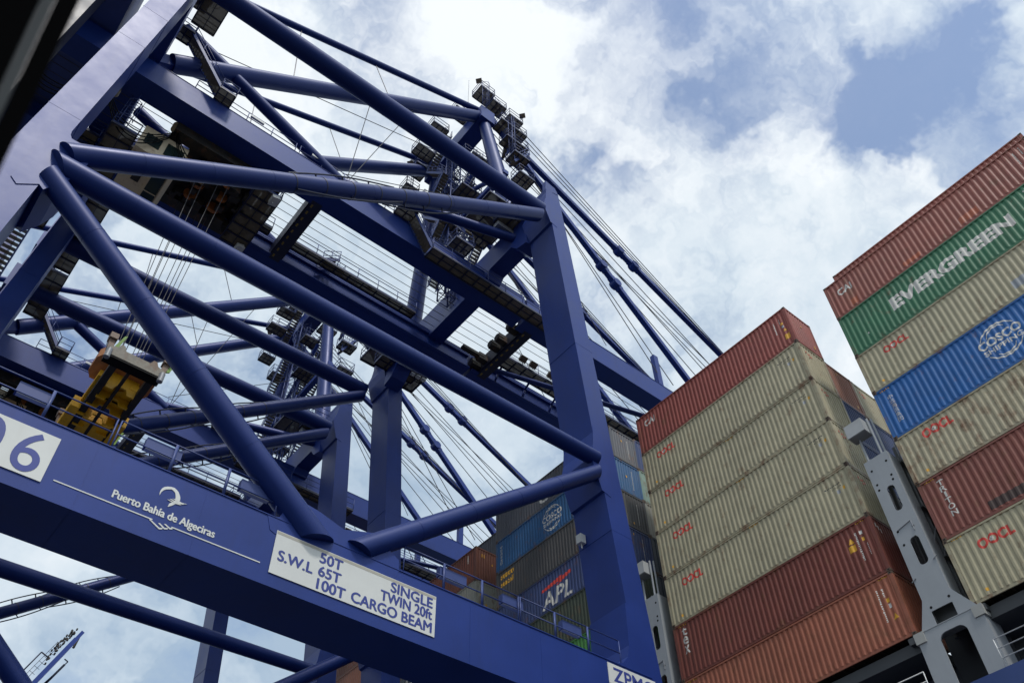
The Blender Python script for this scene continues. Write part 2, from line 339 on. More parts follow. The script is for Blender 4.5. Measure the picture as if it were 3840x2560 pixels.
def crane(root, detail=True):
    P = lambda mb, name, m=BLUE, sm=None, parent=None, label=None: mb.build(name, m, parent or root, sm, label)
    s = (YCN/22.0)
    for near in (True, False):
        y0, y1 = (YN0, YN1) if near else (YF0, YF1); yc = YCN if near else YCF
        k = s
        # waterside leg, leaning slightly landwards
        lg = P(MB().prism([(xi(-2), -2), (xo(-2), -2), (xo(52), 52), (xi(51.6), 51.6)], y0, y1), 'leg')
        fm = MB()
        for z in (24.2, 36.5):
            P(MB().box(xi(z)-.02, xo(z)+.02, y0-.006, y1+.006, z, z+.03), 'weld_seam', BLUE, None, lg)
        P(MB().box(24.6, 27.6, y0-.3, y1+.3, -2.4, -1.2).box(25.2, 27.0, y0+.2, y1-.2, -1.2, .4), 'bogie', DARKB)
        # landside leg
        sh = 0 if near else .8
        ll = P(MB().prism([(xl(-2)+sh, -2), (-3.0+sh, -2), (-2.33+sh, 23.4), (-2.255+sh, 26.4), (xr(30)+sh, 30.0), (xr(56)+sh, 56), (xl(56)+sh, 56)], y0, y1), 'leg')
        sm_ = MB()
        for z in (38.2, 41.5, 30.9): P(MB().box(xl(z)-.015+sh, xr(z)+.015+sh, y0-.006, y1+.006, z, z+.03), 'weld_seam', BLUE, None, ll)
        P(MB().box(-6.2, -3.2, y0-.3, y1+.3, -2.4, -1.2).box(-5.6, -3.8, y0+.2, y1-.2, -1.2, .4), 'bogie', DARKB)
        # knee plate on the landside leg where the tubes meet
        P(MB().prism([(a_+sh, b_) for a_, b_ in NODE], y0-.03, y1+.03), 'knee_plate')
        # portal beam with its gusset
        pb = P(MB().box(xr(16)-.4, xi(16)+.6, y0+.004, y1-.004, 15.0, 17.4), 'portal_beam')
        P(MB().prism(GUSSET, y0-.012, y1+.012), 'gusset_plate')
        for x in (3.0, 6.4, 16.6, 19.9):
            P(MB().box(x, x+.02, y0-.002, y1+.002, 15.0, 17.4), 'weld_seam', BLUE, None, pb)
        P(MB().box(xr(16)-.4, xi(16)+.6, y0-.03, y0+.02, 17.4, 17.43), 'edge_strip', BLUE, None, pb)
        P(MB().prism([(24.9, 17.35), (23.6, 17.35), (23.9, 17.42), (24.3, 17.6), (24.6, 17.95), (24.75, 18.5), (24.85, 20.5), (25.3, 20.5), (25.4, 17.3)], y0-.004, y1+.004), 'fillet_plate')
        # gussets on the waterside leg
        for zt, hh in ((50.0, 3.1), (28.8, 3.3)):
            x = xi(zt)
            P(MB().prism([(x+.5, zt+hh*.55), (x-.05, zt+hh*.5), (x-.2, zt+.3), (x-.42, zt-.6), (x-.26, zt-hh*.42), (x+.05, zt-hh*.75), (x+.6, zt-hh*.8)], y0-.018, y1+.018), 'gusset_plate')
        P(MB().prism([(xi(51.6), 51.5), (xi(51.6)+.08, 52.7), (xo(52)-.25, 52.5), (xo(52), 51.9)], y0-.02, y0+.3), 'stay_bracket')
        # braces: round tubes
        def T(a, b, r, c0=None, c1=None, n=28, r2=None):
            bmid = MB().tube((a[0]*k, yc, a[1]*k), (b[0]*k, yc, b[1]*k), r, n, r2, c0, c1, seg=2)
            o = P(bmid, 'brace', BLUE2, 35)
            A = V((a[0]*k, yc, a[1]*k)); B = V((b[0]*k, yc, b[1]*k)); d = (B-A).normalized(); L = (B-A).length
            sm2 = MB(); t = 2.9
            while t < L-1.5:
                sm2.tube(A+d*t, A+d*(t+.025), r+((r2 or r)-r)*t/L+.006, n); t += 3.1
            P(sm2, 'weld_ring', BLUE2, 35, o)
            return o
        f = 22.0/23.1
        g = lambda x, z: (x*f, z*f)
        t1 = T(g(-2.25, 30.0), g(22.75, 49.95), .46, (-.75, 0, -1), (1, 0, .12))
        T(g(-2.4, 49.75), g(22.85, 50.55), .57, None, (1, 0, 0))
        T(g(-2.3, 29.15), g(25.35, 29.6), .50, (-1, 0, -.8), (1, 0, 0), r2=.40)
        T(g(-2.35, 28.45), g(10.75, 18.02), .43, (-1, 0, .5), (.25, 0, -1), r2=.50)
        T(g(12.4, 18.36), g(25.25, 28.65), .42, (-.3, 0, -1), (1, 0, .15), r2=.38)
        # clamped cable runs round the upper diagonal, standing off on brackets
        cm = MB(); A = V(((-1.95)*f*k, yc, 30.25*f*k)); B = V((22.75*f*k, yc, 49.95*f*k)); d = (B-A).normalized()
        nv = V((0, 1, 0)).cross(d).normalized(); nv = nv if nv.z > 0 else -nv
        for sgn in (1, -1):
            for (ta, tb) in ((.33, .56), (.52, .72)):
                pts = []
                for i in range(13):
                    t = ta+(tb-ta)*i/12; off = .5+.26*math.sin(math.pi*i/12)
                    pts.append(A.lerp(B, t)+nv*sgn*off*(1)+V((0, -.16 if ta < .4 else .16, 0)))
                cm.path(pts, .045, 6)
                for i in (3, 6, 9):
                    t = ta+(tb-ta)*i/12; c = A.lerp(B, t); cm.beam(c+nv*sgn*.44, pts[i], .07, .07)
        for i in range(7):
            c = A.lerp(B, .33+.06*i); cm.tube(c-d*.03, c+d*.03, .475, 24)
        P(cm, 'cable_clamps', DARKB, 40)
        # walkway along the portal beam
        side = (0, 1, 0)
        rm = MB()
        xs = [x for x in ((xr(17)+.4, 3.2), (3.32, 8.7), (13.7, 18.9), (19.0, 24.2))]
        for a, b in xs:
            p, q = V((a, y0+.05, 17.42)), V((b, y0+.05, 17.42)); z = V((0, 0, 1))
            nn = max(2, round((b-a)/1.65))
            for i in range(nn+1):
                c = p.lerp(q, i/nn)
                if i in (0, nn): rm.tube(c, c+z*1.1, .026, 6)
                else: rm.beam(c, c+z*1.1, .05, .09, (1, 0, 0))
            for h in (1.1, .56): rm.tube(p+z*h, q+z*h, .026, 6)
            p2, q2 = p+V((0, y1-y0-.1, 0)), q+V((0, y1-y0-.1, 0))
            railing(rm, p2, q2)
        P(rm, 'railing', BLUER, 40, pb)
        lm = [ (.35, 1.35), (4.2, 5.35), (7.4, 8.5), (15.3, 16.5), (18.2, 19.2), (21.2, 22.2)]
        if near:
            for a, b in lm:
                P(MB().box(a, b, y0+.12, y0+.36, 18.05, 18.42), 'tube_lamp', BLUER, None, pb)
                P(MB().box(a+.05, b-.05, y0+.16, y0+.32, 18.02, 18.05), 'lamp_glass', LAMP, None, pb)
        for (xb, zb) in ((24.3, 24.6),):
            jb = MB().box(xi(zb)-.34, xi(zb)-.02, y1-.55, y1-.22, zb-.25, zb+.22).tube((xi(zb)-.18, y1-.4, zb-.25), (xi(zb)-.18, y1-.4, zb-.5), .03, 8)
            P(jb, 'junction_box', LAMP)
    # sill beams at the ground
    P(MB().box(25.2, 26.9, YN1, YF0, -.6, 1.4), 'sill_beam'); P(MB().box(-5.6, -4.0, YN1, YF0, -.6, 1.4), 'sill_beam')
    # cross beams between the two frames
    cb = MB().prism([(YN1-.05, 51.0), (YN1-.05, 47.6), (YN1+.9, 47.9), (YN1+1.5, 48.7), (GA0-.6, 48.7), (GA0-.2, 48.2), (GB1+.2, 48.2), (GB1+.6, 48.7), (YF0-1.5, 48.7), (YF0-.9, 47.9), (YF0+.05, 47.6), (YF0+.05, 51.0)], 22.35, 23.6, 'yz')
    P(cb, 'cross_beam')
    P(MB().box(-3.3, -1.7, YN1-.05, YF0+.05, 49.2, 51.6), 'cross_beam')
    P(MB().box(-3.0, -1.9, YN1-.05, YF0+.05, 54.2, 55.9), 'cross_beam')
    # the two box girders of bridge and boom
    for a, b in ((GA0, GA1), (GB0, GB1)):
        g1 = P(MB().box(-32, 26.0, a, b, GZ0, GZ1), 'bridge_girder'); g2 = P(MB().box(26.25, 78, a, b, GZ0, GZ1), 'boom_girder')
        yi = b if a == GA0 else a; sg = 1 if a == GA0 else -1
        for g_, x0, x1 in ((g1, -32, 26.0), (g2, 26.25, 78)):
            fl = MB().box(x0, x1, min(yi, yi+sg*.34), max(yi, yi+sg*.34), 47.02, 47.10)
            fl.box(x0, x1, min(yi+sg*.004, yi+sg*.20), max(yi+sg*.004, yi+sg*.20), 48.40, 48.52).box(x0, x1, min(yi+sg*.14, yi+sg*.22), max(yi+sg*.14, yi+sg*.22), 48.52, 48.66)
            P(fl, 'trolley_rail', BLUE, None, g_)
            st = MB()
            st.box(x0, x1, a-.03, b+.03, GZ1, GZ1+.03)
            P(st, 'top_flange', BLUE, None, g_)
    for x in (-30, -14, 9.5, 26.8, 44, 60, 76.5):
        tb = P(MB().box(x, x+.9, GA1, GB0, 47.1, 48.3).box(x+.1, x+.8, GA1, GB0, 47.0, 47.1), 'tie_beam', DARKB)
        if x == 26.8:
            em = MB()
            for yy in (30.3, 31.6, 32.4, 33.9, 34.7):
                em.box(x-.75, x, yy, yy+.5, 47.3, 47.9).tube((x-.8, yy+.25, 47.6), (x-.3, yy+.25, 47.6), .3, 10)
            em.beam((x-2.2, 34.1, 47.6), (x, 34.1, 47.6), .4, .25)
            P(em, 'boom_hinge_gear', DARK, 40, tb)
        if x in (9.5, 26.8):
            ym = MB()
            for i in range(9): ym.box(x+.2, x+.32, GA1+.3+i*.6, GA1+.55+i*.6, 46.99, 47.0)
            P(ym, 'chipped_marking', mat('old_yellow_marking', (.25, .18, .04), rough=.7, rust=.5), None, tb)
    P(MB().tube((26.9, 34.6, 47.4), (43.9, 29.9, 47.4), .2, 14), 'plan_brace', BLUE2, 40)
    P(MB().tube((10.3, 29.2, 49.5), (22.9, 25.3, 49.5), .34, 20), 'plan_brace', BLUE2, 40)
    P(MB().tube((10.3, 35.9, 49.5), (22.9, 39.9, 49.5), .34, 20), 'plan_brace', BLUE2, 40)
    P(MB().tube((-1.6, 28.9, 55.0), (10.9, 28.9, 49.1), .40, 20), 'brace', BLUE2, 40)
    P(MB().tube((-1.6, 36.1, 55.0), (10.9, 36.1, 49.1), .40, 20), 'brace', BLUE2, 40)
    # machinery house behind the legs
    mh = P(MB().box(-27, -4.4, 25.2, 39.9, 49.3, 55.5), 'machinery_house', mat('machinery_house_paint', (.04, .07, .25), rough=.5))
    rb = MB()
    for i in range(46): rb.box(-27+i*.49, -26.9+i*.49, 25.14, 25.2, 49.4, 55.4)
    P(rb, 'cladding_rib', BLUE, None, mh)
    # A-frame above the waterside legs
    P(MB().box(21.6, 23.1, 28.2, 36.9, 71.2, 73.2), 'apex_beam')
    for a, b in (((22.5, 29.0, 72), (23.1, 26.0, 51.0)), ((22.4, 36.1, 72), (23.1, 39.1, 51.0))):
        P(MB().tube(a, b, .52, 24, .72, seg=2), 'a_frame_leg', BLUE2, 35)
    P(MB().tube((22.6, 29.8, 66), (22.9, 38.4, 60.5), .2, 12).tube((22.6, 35.4, 66), (22.9, 26.7, 60.5), .2, 12).beam((22.9, 26.6, 60.6), (22.9, 38.6, 60.6), .5, .5), 'a_frame_bracing', BLUE, 40)
    for y in (28.9, 36.0):
        P(MB().tube((-1.2, y, 50.3), (22.0, y, 72.3), .60, 26, .56, (-1, 0, -.6), None, seg=2), 'backstay', BLUE2, 35)
        P(MB().tube((-26, y, 50.8), (22.2, y, 73.6), .27, 16, seg=3), 'backstay_link', BLUE2, 40)
        P(MB().beam((-1.2, y, 50.3), (-2.4, y, 49.4), .5, .9), 'stay_bracket')
        lk = MB()
        for t in (.3, .62):
            c = V((-1.2, y, 50.3)).lerp(V((22, y, 72.3)), t); c2 = V((-26, y, 50.8)).lerp(V((22.2, y, 73.6)), .52+.45*t*.9)
            lk.tube(c, c2, .035, 6)
        P(lk, 'hanger_link', DARKB)
        # forestays: flat bars with pinned joints
        ys = y
        def stay(a, b, joints):
            A, B = V(a), V(b); m = MB(); d = (B-A).normalized()
            m.beam(A+V((0, -.17, 0)), B+V((0, -.17, 0)), .10, .48); m.beam(A+V((0, .17, 0)), B+V((0, .17, 0)), .10, .48)
            m.beam(A, B, .26, .40)
            o = P(m, 'forestay', BLUE)
            jm = MB()
            for t in joints:
                c = A.lerp(B, t); jm.tube(c-V((0, .36, 0)), c+V((0, .36, 0)), .42, 14); jm.beam(c-d*.7, c+d*.7, .5, .52)
            P(jm, 'pin_joint', BLUE, 40, o)
        stay((23.0, ys, 73.0), (74.0, ys, 49.2), (.30, .335))
        stay((23.0, ys-.4 if y < 30 else ys+.4, 72.4), (47.5, ys, 49.2), (.50, .56))
        P(MB().beam((40.2, ys, 49.0), (40.2, ys, 52.6), .4, .5), 'stay_post')
        rp = MB()
        for i, (xe, ze) in enumerate(((66, 49.3), (67, 49.4), (69, 49.4), (40, 50.4), (42, 50.4), (62, 49.3), (58, 49.3), (54, 49.3), (64, 49.3), (71, 49.3))):
            o_ = -1.1+i*.27
            rp.tube((23.4, y+o_, 74.4-.3*i), (xe, y+o_*.6, ze), .038, 5)
        rp.tube((22.8, y-.8, 66), (34, y-.4, 49.3), .028, 5)
        P(rp, 'boom_hoist_rope', ROPE)
    tr = MB()
    for i in range(8):
        y = 30.3+i*.62; tr.tube((-28, y, 48.9-.02*i), (76, y, 48.7-.06*(i % 3)), .022, 5)
    tr.tube((-2, 29.4, 54.6), (22, 29.2, 63.5), .03, 5).tube((10.8, 29.0, 50.5), (21.5, 31.2, 61.2), .03, 5)
    P(tr, 'trolley_rope', ROPE)
    hr = MB()
    for a, b in (((11.1, 28.9, 49.4), (15.5, 28.9, 66.2)), ((11.1, 28.9, 49.4), (11.6, 28.9, 62.6))): hr.tube(a, b, .03, 5)
    P(hr, 'hanger_rope', ROPE)
    # apex platforms
    plats = [(21.4, 23.0, 28.0, 29.4, 76.6), (22.8, 24.4, 28.0, 29.2, 75.6), (24.6, 26.2, 27.8, 29.0, 74.6), (23.2, 24.6, 27.3, 28.6, 71.2), (25.0, 26.4, 27.6, 29.0, 72.0), (23.4, 25.8, 26.9, 28.0, 67.8), (23.4, 25.0, 26.0, 27.2, 63.8), (23.3, 24.8, 25.4, 26.5, 59.6),
             (20.4, 21.6, 36.8, 38.0, 74.0), (19.8, 21.2, 35.4, 37.0, 71.0), (19.6, 21.0, 36.6, 37.8, 68.6), (22.0, 24.2, 33.5, 34.8, 66.4), (21.4, 23.4, 30.4, 31.8, 62.4), (20.6, 22.2, 31.5, 32.7, 57.6), (23.2, 24.8, 30.5, 31.9, 57.6), (21.6, 23.2, 33.6, 34.9, 60.2),
             (18.2, 19.8, 30.5, 31.7, 69.4), (18.4, 20.2, 33.0, 34.2, 69.4), (23.6, 25.6, 35.5, 36.7, 70.2), (20.0, 21.6, 29.8, 31.0, 73.6), (20.0, 21.6, 33.4, 34.6, 73.6), (23.2, 25.0, 31.4, 32.6, 71.0), (21.0, 22.6, 29.6, 30.8, 66.2), (20.4, 21.8, 34.6, 35.8, 64.6), (20.8, 22.4, 30.0, 31.2, 53.6), (21.8, 23.4, 33.0, 34.2, 54.6)]
    for i, (a, b, c, d, z) in enumerate(plats):
        walkway(root, (a, c, z), (b, c, z), (0, 1, 0), d-c, 'lrse', sub=.55, name='apex_platform')
    for (x, y, z0, z1) in ((21.3, 31.9, 49.0, 71.0), (22.9, 33.2, 49.0, 66.0)):
        lm_ = MB()
        for dx in (0, .9):
            for dy in (0, .9): lm_.tube((x+dx, y+dy, z0), (x+dx, y+dy, z1), .06, 6)
        z = z0; k_ = 0
        while z < z1-.9:
            for (p_, q_) in (((0, 0), (.9, 0)), ((.9, 0), (.9, .9)), ((.9, .9), (0, .9)), ((0, .9), (0, 0))):
                lm_.tube((x+p_[0], y+p_[1], z), (x+q_[0], y+q_[1], z), .035, 5)
                lm_.tube((x+p_[0], y+p_[1], z if k_ % 2 else z+1.1), (x+q_[0], y+q_[1], z+1.1 if k_ % 2 else z), .03, 5)
            z += 1.1; k_ += 1
        P(lm_, 'lattice_mast', BLUER, 40)
    for k_ in range(6):
        z = 50.2+3.6*k_; ya, yb = (34.4, 31.8) if k_ % 2 else (31.8, 34.4)
        stair(root, (20.3, ya, z), (20.3, yb, z+3.6), .7, (1, 0, 0))
        stair(root, (23.9, ya, z), (23.9, yb, z+3.6), .7, (1, 0, 0))
    cage_ladder(root, 21.9, 28.1, 73.2, 77.5); cage_ladder(root, 23.7, 26.8, 64.0, 71.0, (1, 0)); cage_ladder(root, 20.5, 37.2, 68.8, 74.0, (-1, 0))
    stair(root, (23.4, 28.4, 76.4), (24.6, 28.4, 75.3), .7, (0, 1, 0)); stair(root, (24.2, 27.9, 66.7), (24.9, 27.9, 71.1), .7, (0, 1, 0)); stair(root, (23.6, 26.3, 62.7), (25.6, 26.6, 66.5), .7, (0, 1, 0))
    for (za, zb, ya, yb, x) in ((52.4, 57.0, 34.4, 32.0, 21.4), (57.0, 62.0, 31.2, 33.2, 22.4), (62.0, 66.0, 33.8, 31.6, 22.8), (66.0, 70.5, 32.2, 34.6, 21.6), (49.2, 53.2, 31.2, 33.4, 20.3)):
        stair(root, (x, ya, za), (x, yb, zb), .75, (1, 0, 0))
    am = MB(); am.box(21.9, 22.9, 30.2, 34.8, 73.2, 74.0)
    for yy in (29.2, 31, 33.5, 35.6): am.tube((22.4, yy-.18, 73.9), (22.4, yy+.18, 73.9), .65, 16)
    P(am, 'sheave_block', DARKB, 40)
    P(MB().tube((20.4, 28.6, 72.8), (20.4, 28.6, 77.3), .03, 6), 'mast', STEEL)
    for p in ((21.3, 28.2, 77.6), (26.2, 27.8, 76.0), (19.7, 36.4, 71.8)): floodlight(root, p, (-.5, -.4, -.7), LAMPB, .9)
    # girder walkways
    wy = GA0
    rm = MB(); railing(rm, (.6, wy+.1, 49.05), (7.3, wy+.1, 49.05)); railing(rm, (7.6, wy+.1, 49.05), (17.3, wy+.1, 49.05)); P(rm, 'railing', BLUER, 40)
    lt = MB()
    for x in (1.9, 4.1, 8.4, 13.2): lt.box(x, x+.9, wy-.02, wy+.12, 49.75, 49.95)
    P(lt, 'tube_lamp', LAMP)
    walkway(root, (1.75, wy-.9, 49.2), (2.75, wy-.9, 49.2), (0, 1, 0), .9, 'lse', .5)
    stair(root, (1.8, wy-.85, 49.25), (-1.0, wy-.85, 53.0), .75, (0, 1, 0))
    walkway(root, (-1.9, wy-.95, 53.0), (-.95, wy-.95, 53.0), (0, 1, 0), 1.0, 'lse', .5)
    for z, y_ in ((55.2, 26.2), (57.2, 26.4), (59.2, 26.0), (61.4, 26.3)):
        walkway(root, (-2.6, y_, z), (-1.1, y_, z), (0, 1, 0), 1.15, 'lse', .55, name='landside_platform')
    stair(root, (-2.4, 27.0, 55.3), (-1.2, 27.0, 57.2), .6, (0, 1, 0)); stair(root, (-1.2, 26.6, 57.3), (-2.4, 26.6, 59.2), .6, (0, 1, 0))
    cage_ladder(root, -1.0, 26.4, 55.0, 63.0, (1, 0))
    walkway(root, (17.4, wy-.95, 46.55), (28.0, wy-.95, 46.55), (0, 1, 0), .93, 'l', 1.0)
    stair(root, (17.4, wy-.85, 46.6), (15.9, wy-.85, 49.2), .8, (0, 1, 0))
    walkway(root, (14.7, wy-.95, 49.25), (16.0, wy-.95, 49.25), (0, 1, 0), .95, 'lse', .7)
    walkway(root, (19.5, YN1+.2, 51.4), (22.3, YN1+.2, 51.4), (0, 1, 0), 3.4, 'lr', .9)
    walkway(root, (20.9, YN1-.6, 50.6), (22.6, YN1-.6, 50.6), (0, 1, 0), 2.2, 'lrs', .8)
    P(MB().box(21.0, 22.4, YN1+1.2, YN1+1.7, 50.0, 50.4), 'cable_tray', STEEL)
    walkway(root, (21.0, YF0-2.6, 51.4), (22.3, YF0-2.6, 51.4), (0, 1, 0), 4.6, 'lrse', .9)
    walkway(root, (21.2, YF0-1.4, 49.2), (24.6, YF0-1.4, 49.2), (0, 1, 0), 1.3, 'lrse', .8)
    walkway(root, (23.8, YF0-1.4, 49.6), (25.4, YF0-1.4, 49.6), (0, 1, 0), 2.4, 'lrse', .8)
    for k in range(3): floodlight(root, (24.0+.5*k, YF0-1.2, 49.0), (0, -.3, -1), LAMP, .6)
    by = GB0
    w2 = walkway(root, (-1.0, by-1.25, 48.3), (8.9, by-1.25, 48.3), (0, 1, 0), .6, 'l', 1.1); w3 = walkway(root, (10.6, by-1.25, 48.3), (20.4, by-1.25, 48.3), (0, 1, 0), .6, 'l', 1.1)
    stair(root, (12.8, by-1.1, 48.3), (14.0, by-1.1, 49.3), .7, (0, 1, 0))
    # suspended walkway under the boom with floodlights on brackets
    sw = walkway(root, (28.2, 33.4, 48.4), (60, 33.4, 48.4), (0, 1, 0), 1.05, 'lrs', 1.0)
    hm = MB()
    for x in (28.6, 31.3, 34.0, 37, 40): hm.path([(x, 34.45, 48.35), (x, 35.0, 48.0), (x, 35.3, 47.4)], .09, 8)
    P(hm, 'hanger_bracket', BLUE, 40, sw)
    for x in (29.6, 30.6, 32.4, 33.3, 35.6): floodlight(root, (x, 33.2, 48.9), (0, -.5, -.8))
    stair(root, (27.2, 33.6, 47.2), (28.2, 33.6, 48.4), .7, (0, 1, 0))
    # landside cross beam walkways and the stair tower
    walkway(root, (-1.3, 37.2, 48.0), (-1.3, 45.6, 48.0), (1, 0, 0), 1.3, 'lrse', 1.0)
    walkway(root, (-1.3, 19.8, 48.0), (-1.3, 24.6, 48.0), (1, 0, 0), 1.3, 'lrse', 1.0)
    for i, z in enumerate(range(28, 49, 4)):
        ya, yb = (35.6, 38.4) if i % 2 else (38.4, 35.6)
        stair(root, (-3.7, ya, z), (-3.7, yb, z+4), .9, (1, 0, 0))
        walkway(root, (-4.4, 38.4 if not i % 2 else 34.5, z), (-2.5, 38.4 if not i % 2 else 34.5, z), (0, 1, 0), 1.1, 'lrs', .8)
    el = MB().box(-6.9, -5.4, YN1+.6, YN1+2.2, 20, 56)
    P(el, 'lift_shaft', DARKB)
    # festoon cable loops and sheaves hanging from the near girder
    fs = MB()
    for x in (-8.0, -3.0, 1.0, 4.6):
        fs.tube((x, GA1+.35, 46.75), (x, GA1+.75, 46.75), .42, 18)
    P(fs, 'festoon_sheave', mat('sheave_paint', (.28, .22, .13), rough=.6), 40)
    fc = MB()
    for x0, x1 in ((-8.0, -3.0), (-3.0, 1.0), (1.0, 4.6)):
        for j in range(4):
            pts = []
            for i in range(15):
                t = i/14; pts.append((x0+(x1-x0)*t, GA1+.4+.09*j, 46.4-(2.2+.25*j)*math.sin(math.pi*t)**.8))
            fc.path(pts, .035, 6)
    P(fc, 'festoon_cable', BLACK, 40)

def on_plane_text(parent, name, s, x0, x1, z0, z1, y, m, bold=0.0, shear=0.0, rise=0.0, spacing=1.0, heavy=0.0):
    vs, fs = text_mesh(s, bold, shear, spacing); mb = MB()
    for i, (dx, dz) in enumerate(((0, 0), (heavy, 0), (-heavy, 0), (0, heavy*.6), (0, -heavy*.6)) if heavy else ((0, 0),)):
        mb.add([(x0+(x1-x0)*a+dx, y-.0008*i, z0+(z1-z0)*b+rise*a+dz) for a, b in vs], fs)
    return mb.build(name, m, parent)

def crane_signs(root, portal):
    y = YN0-.016
    Y1, Y2 = YN0-.03, YN0-.036
    p = MB().prism([(8.88, 16.98), (15.09, 16.98), (15.09, 15.44), (8.88, 15.44)], Y1, YN0-.013).build('load_sign', WHITE, root)
    p2 = MB().box(8.9, 15.07, Y1-.004, Y1, 16.86, 16.96).build('faded_strip', mat('faded_sign_edge', (.42, .40, .34), rough=.6), p)
    for s_, a, b, z0, z1, sh in (('S.W.L', 9.08, 10.30, 15.95, 16.32, 0), ('50T', 10.50, 11.33, 16.47, 16.84, 0), ('65T', 10.52, 11.33, 15.99, 16.35, 0), ('100T', 10.53, 11.56, 15.52, 15.89, 0),
                             ('SINGLE', 13.24, 14.94, 16.47, 16.84, 0), ('TWIN 20ft', 12.87, 14.94, 16.03, 16.40, 0), ('CARGO BEAM', 11.80, 14.95, 15.55, 15.92, 0)):
        on_plane_text(p, 'lettering', s_, a, b, z0, z1, Y2, SIGNB, bold=0, heavy=.018)
    n = MB().box(-1.05, 2.0, Y1, YN0-.004, 15.43, 16.97).build('number_sign', WHITE, root)
    on_plane_text(n, 'lettering', '0', -.06, .67, 15.52, 16.86, Y2, SIGNB, bold=.0, heavy=.012)
    on_plane_text(n, 'lettering', '6', 1.03, 1.76, 15.52, 16.86, Y2, SIGNB, bold=.0, heavy=.012)
    e = on_plane_text(root, 'port_lettering', 'Puerto Bahía de Algeciras', 3.85, 6.98, 15.76, 16.11, YN0-.008, WHITE, bold=0, heavy=.012)
    lm = MB().box(2.28, 5.12, YN0-.012, YN0-.002, 15.632, 15.668).box(5.70, 8.56, YN0-.012, YN0-.002, 15.632, 15.668)
    for c in CHEV: lm.prism(c, YN0-.012, YN0-.002)
    lm.build('port_line_emblem', WHITE, root)
    cm = MB().prism(CRES, YN0-.012, YN0-.002)
    for c in WINGS: cm.prism(c, YN0-.016, YN0-.002)
    cm.build('port_emblem', WHITE, root)
    z = MB().box(23.33, 26.0, Y1, YN0-.006, 16.45, 17.30).build('maker_sign', WHITE, root)
    on_plane_text(z, 'lettering', 'ZPMC', 23.58, 25.85, 16.58, 17.18, Y2, SIGNB, bold=.02)

C1 = thing('container_crane', 'blue gantry crane nearest the viewer, with the white load sign on its portal beam', 'crane', (10.5, 32.5, -2.4), 'blue gantry cranes along the quay')
crane(C1)
def all_children(o): return [c for c in o.children]
def copy_tree(o, parent=None):
    c = o.copy(); COL.objects.link(c)
    if parent: c.parent = parent
    for ch in all_children(o): copy_tree(ch, c)
    return c
C2 = copy_tree(C1); C2.location = (10.5, 32.5+26.2, -2.4)
C2['label'] = 'second blue gantry crane, standing right behind the nearest one'
crane_signs(C1, None)

# ------------------------------------------------------------------ trolley with the operator's cab
def trolley(loc):
    t = thing('crane_trolley', 'dark trolley with cream operator cab slung under the girders of the nearest crane', 'trolley', loc, 'trolleys under the crane girders')
    x0 = loc[0]; B = lambda mb, n, m, sm=None, p=None: mb.build(n, m, p or t, sm)
    fr = MB().box(.8, 7.6, 30.0, 30.7, 46.2, 47.0).box(.8, 7.6, 34.4, 35.1, 46.2, 47.0)
    for x in (.8, 2.0, 3.2, 5.0, 6.9): fr.box(x, x+.7, 30.7, 34.4, 46.3, 46.9)
    fr.box(2.4, 6.8, 30.8, 34.3, 46.9, 47.6)
    B(fr, 'frame', DARK)
    wm = MB()
    for x in (1.2, 6.9):
        for y in (30.0, 35.1): wm.tube((x, y-.1, 47.4), (x, y+.1, 47.4), .35, 16)
    B(wm, 'wheels', DARK, 40)
    c = B(MB().prism([(-.55, 46.0), (-.55, 43.75), (1.55, 43.55), (2.05, 44.1), (2.05, 46.0)], 30.7, 33.9), 'cab', CREAM)
    B(MB().box(1.0, 1.75, 31.0, 33.5, 43.50, 43.62), 'floor_window', GLASS, None, c)
    B(MB().box(.92, 1.0, 30.9, 33.6, 43.48, 43.64).box(1.70, 1.8, 30.9, 33.6, 43.50, 43.66).box(1.0, 1.72, 30.9, 31.0, 43.48, 43.64).box(1.0, 1.72, 33.5, 33.6, 43.48, 43.64).box(1.0, 1.72, 32.9, 32.96, 43.47, 43.6), 'window_frame', CREAM, None, c)
    B(MB().box(.1, .55, 32.2, 32.8, 43.60, 43.70), 'floor_hatch', DARK, None, c)
    B(MB().box(.9, 1.9, 30.67, 30.71, 44.3, 45.5).box(-.3, .6, 30.67, 30.71, 44.4, 45.4), 'side_window', GLASS, None, c)
    B(MB().box(2.02, 2.08, 30.95, 33.65, 44.2, 45.7), 'front_window', GLASS, None, c)
    B(MB().box(2.05, 3.6, 30.9, 31.5, 44.8, 45.6), 'side_cabinet', mat('tan_paint', (.42, .27, .13), rough=.6, rust=.3))
    w = walkway(t, (-2.1, 30.2, 43.9), (-2.1, 33.8, 43.9), (1, 0, 0), 1.4, 'lrse', .8)
    cage_ladder(t, -1.6, 30.1, 43.9, 46.8)
    walkway(t, (6.2, 29.95, 45.6), (6.2, 34.8, 45.6), (1, 0, 0), 1.6, 'lrse', .8)
    for p in ((7.4, 30.1, 45.4), (7.4, 34.6, 45.4)): floodlight(t, p, (.3, 0, -1), LAMP, 1.1)
    hm = MB(); random.seed(3)
    for i in range(26):
        x, y = random.uniform(2.2, 6.5), random.uniform(31, 34); B(MB().box(x, x+random.uniform(.15, .7), y, y+random.uniform(.15, .6), 45.6, 46.3), 'machinery_unit', DARK)
    sh = MB()
    for x in (3.4, 4.9):
        for y in (31.3, 32.4, 33.4): sh.tube((x, y-.1, 46.0), (x, y+.1, 46.0), .42, 16)
    B(sh, 'sheaves', mat('orange_sheave', (.40, .13, .03), rough=.5, rust=.4), 40)
    return t
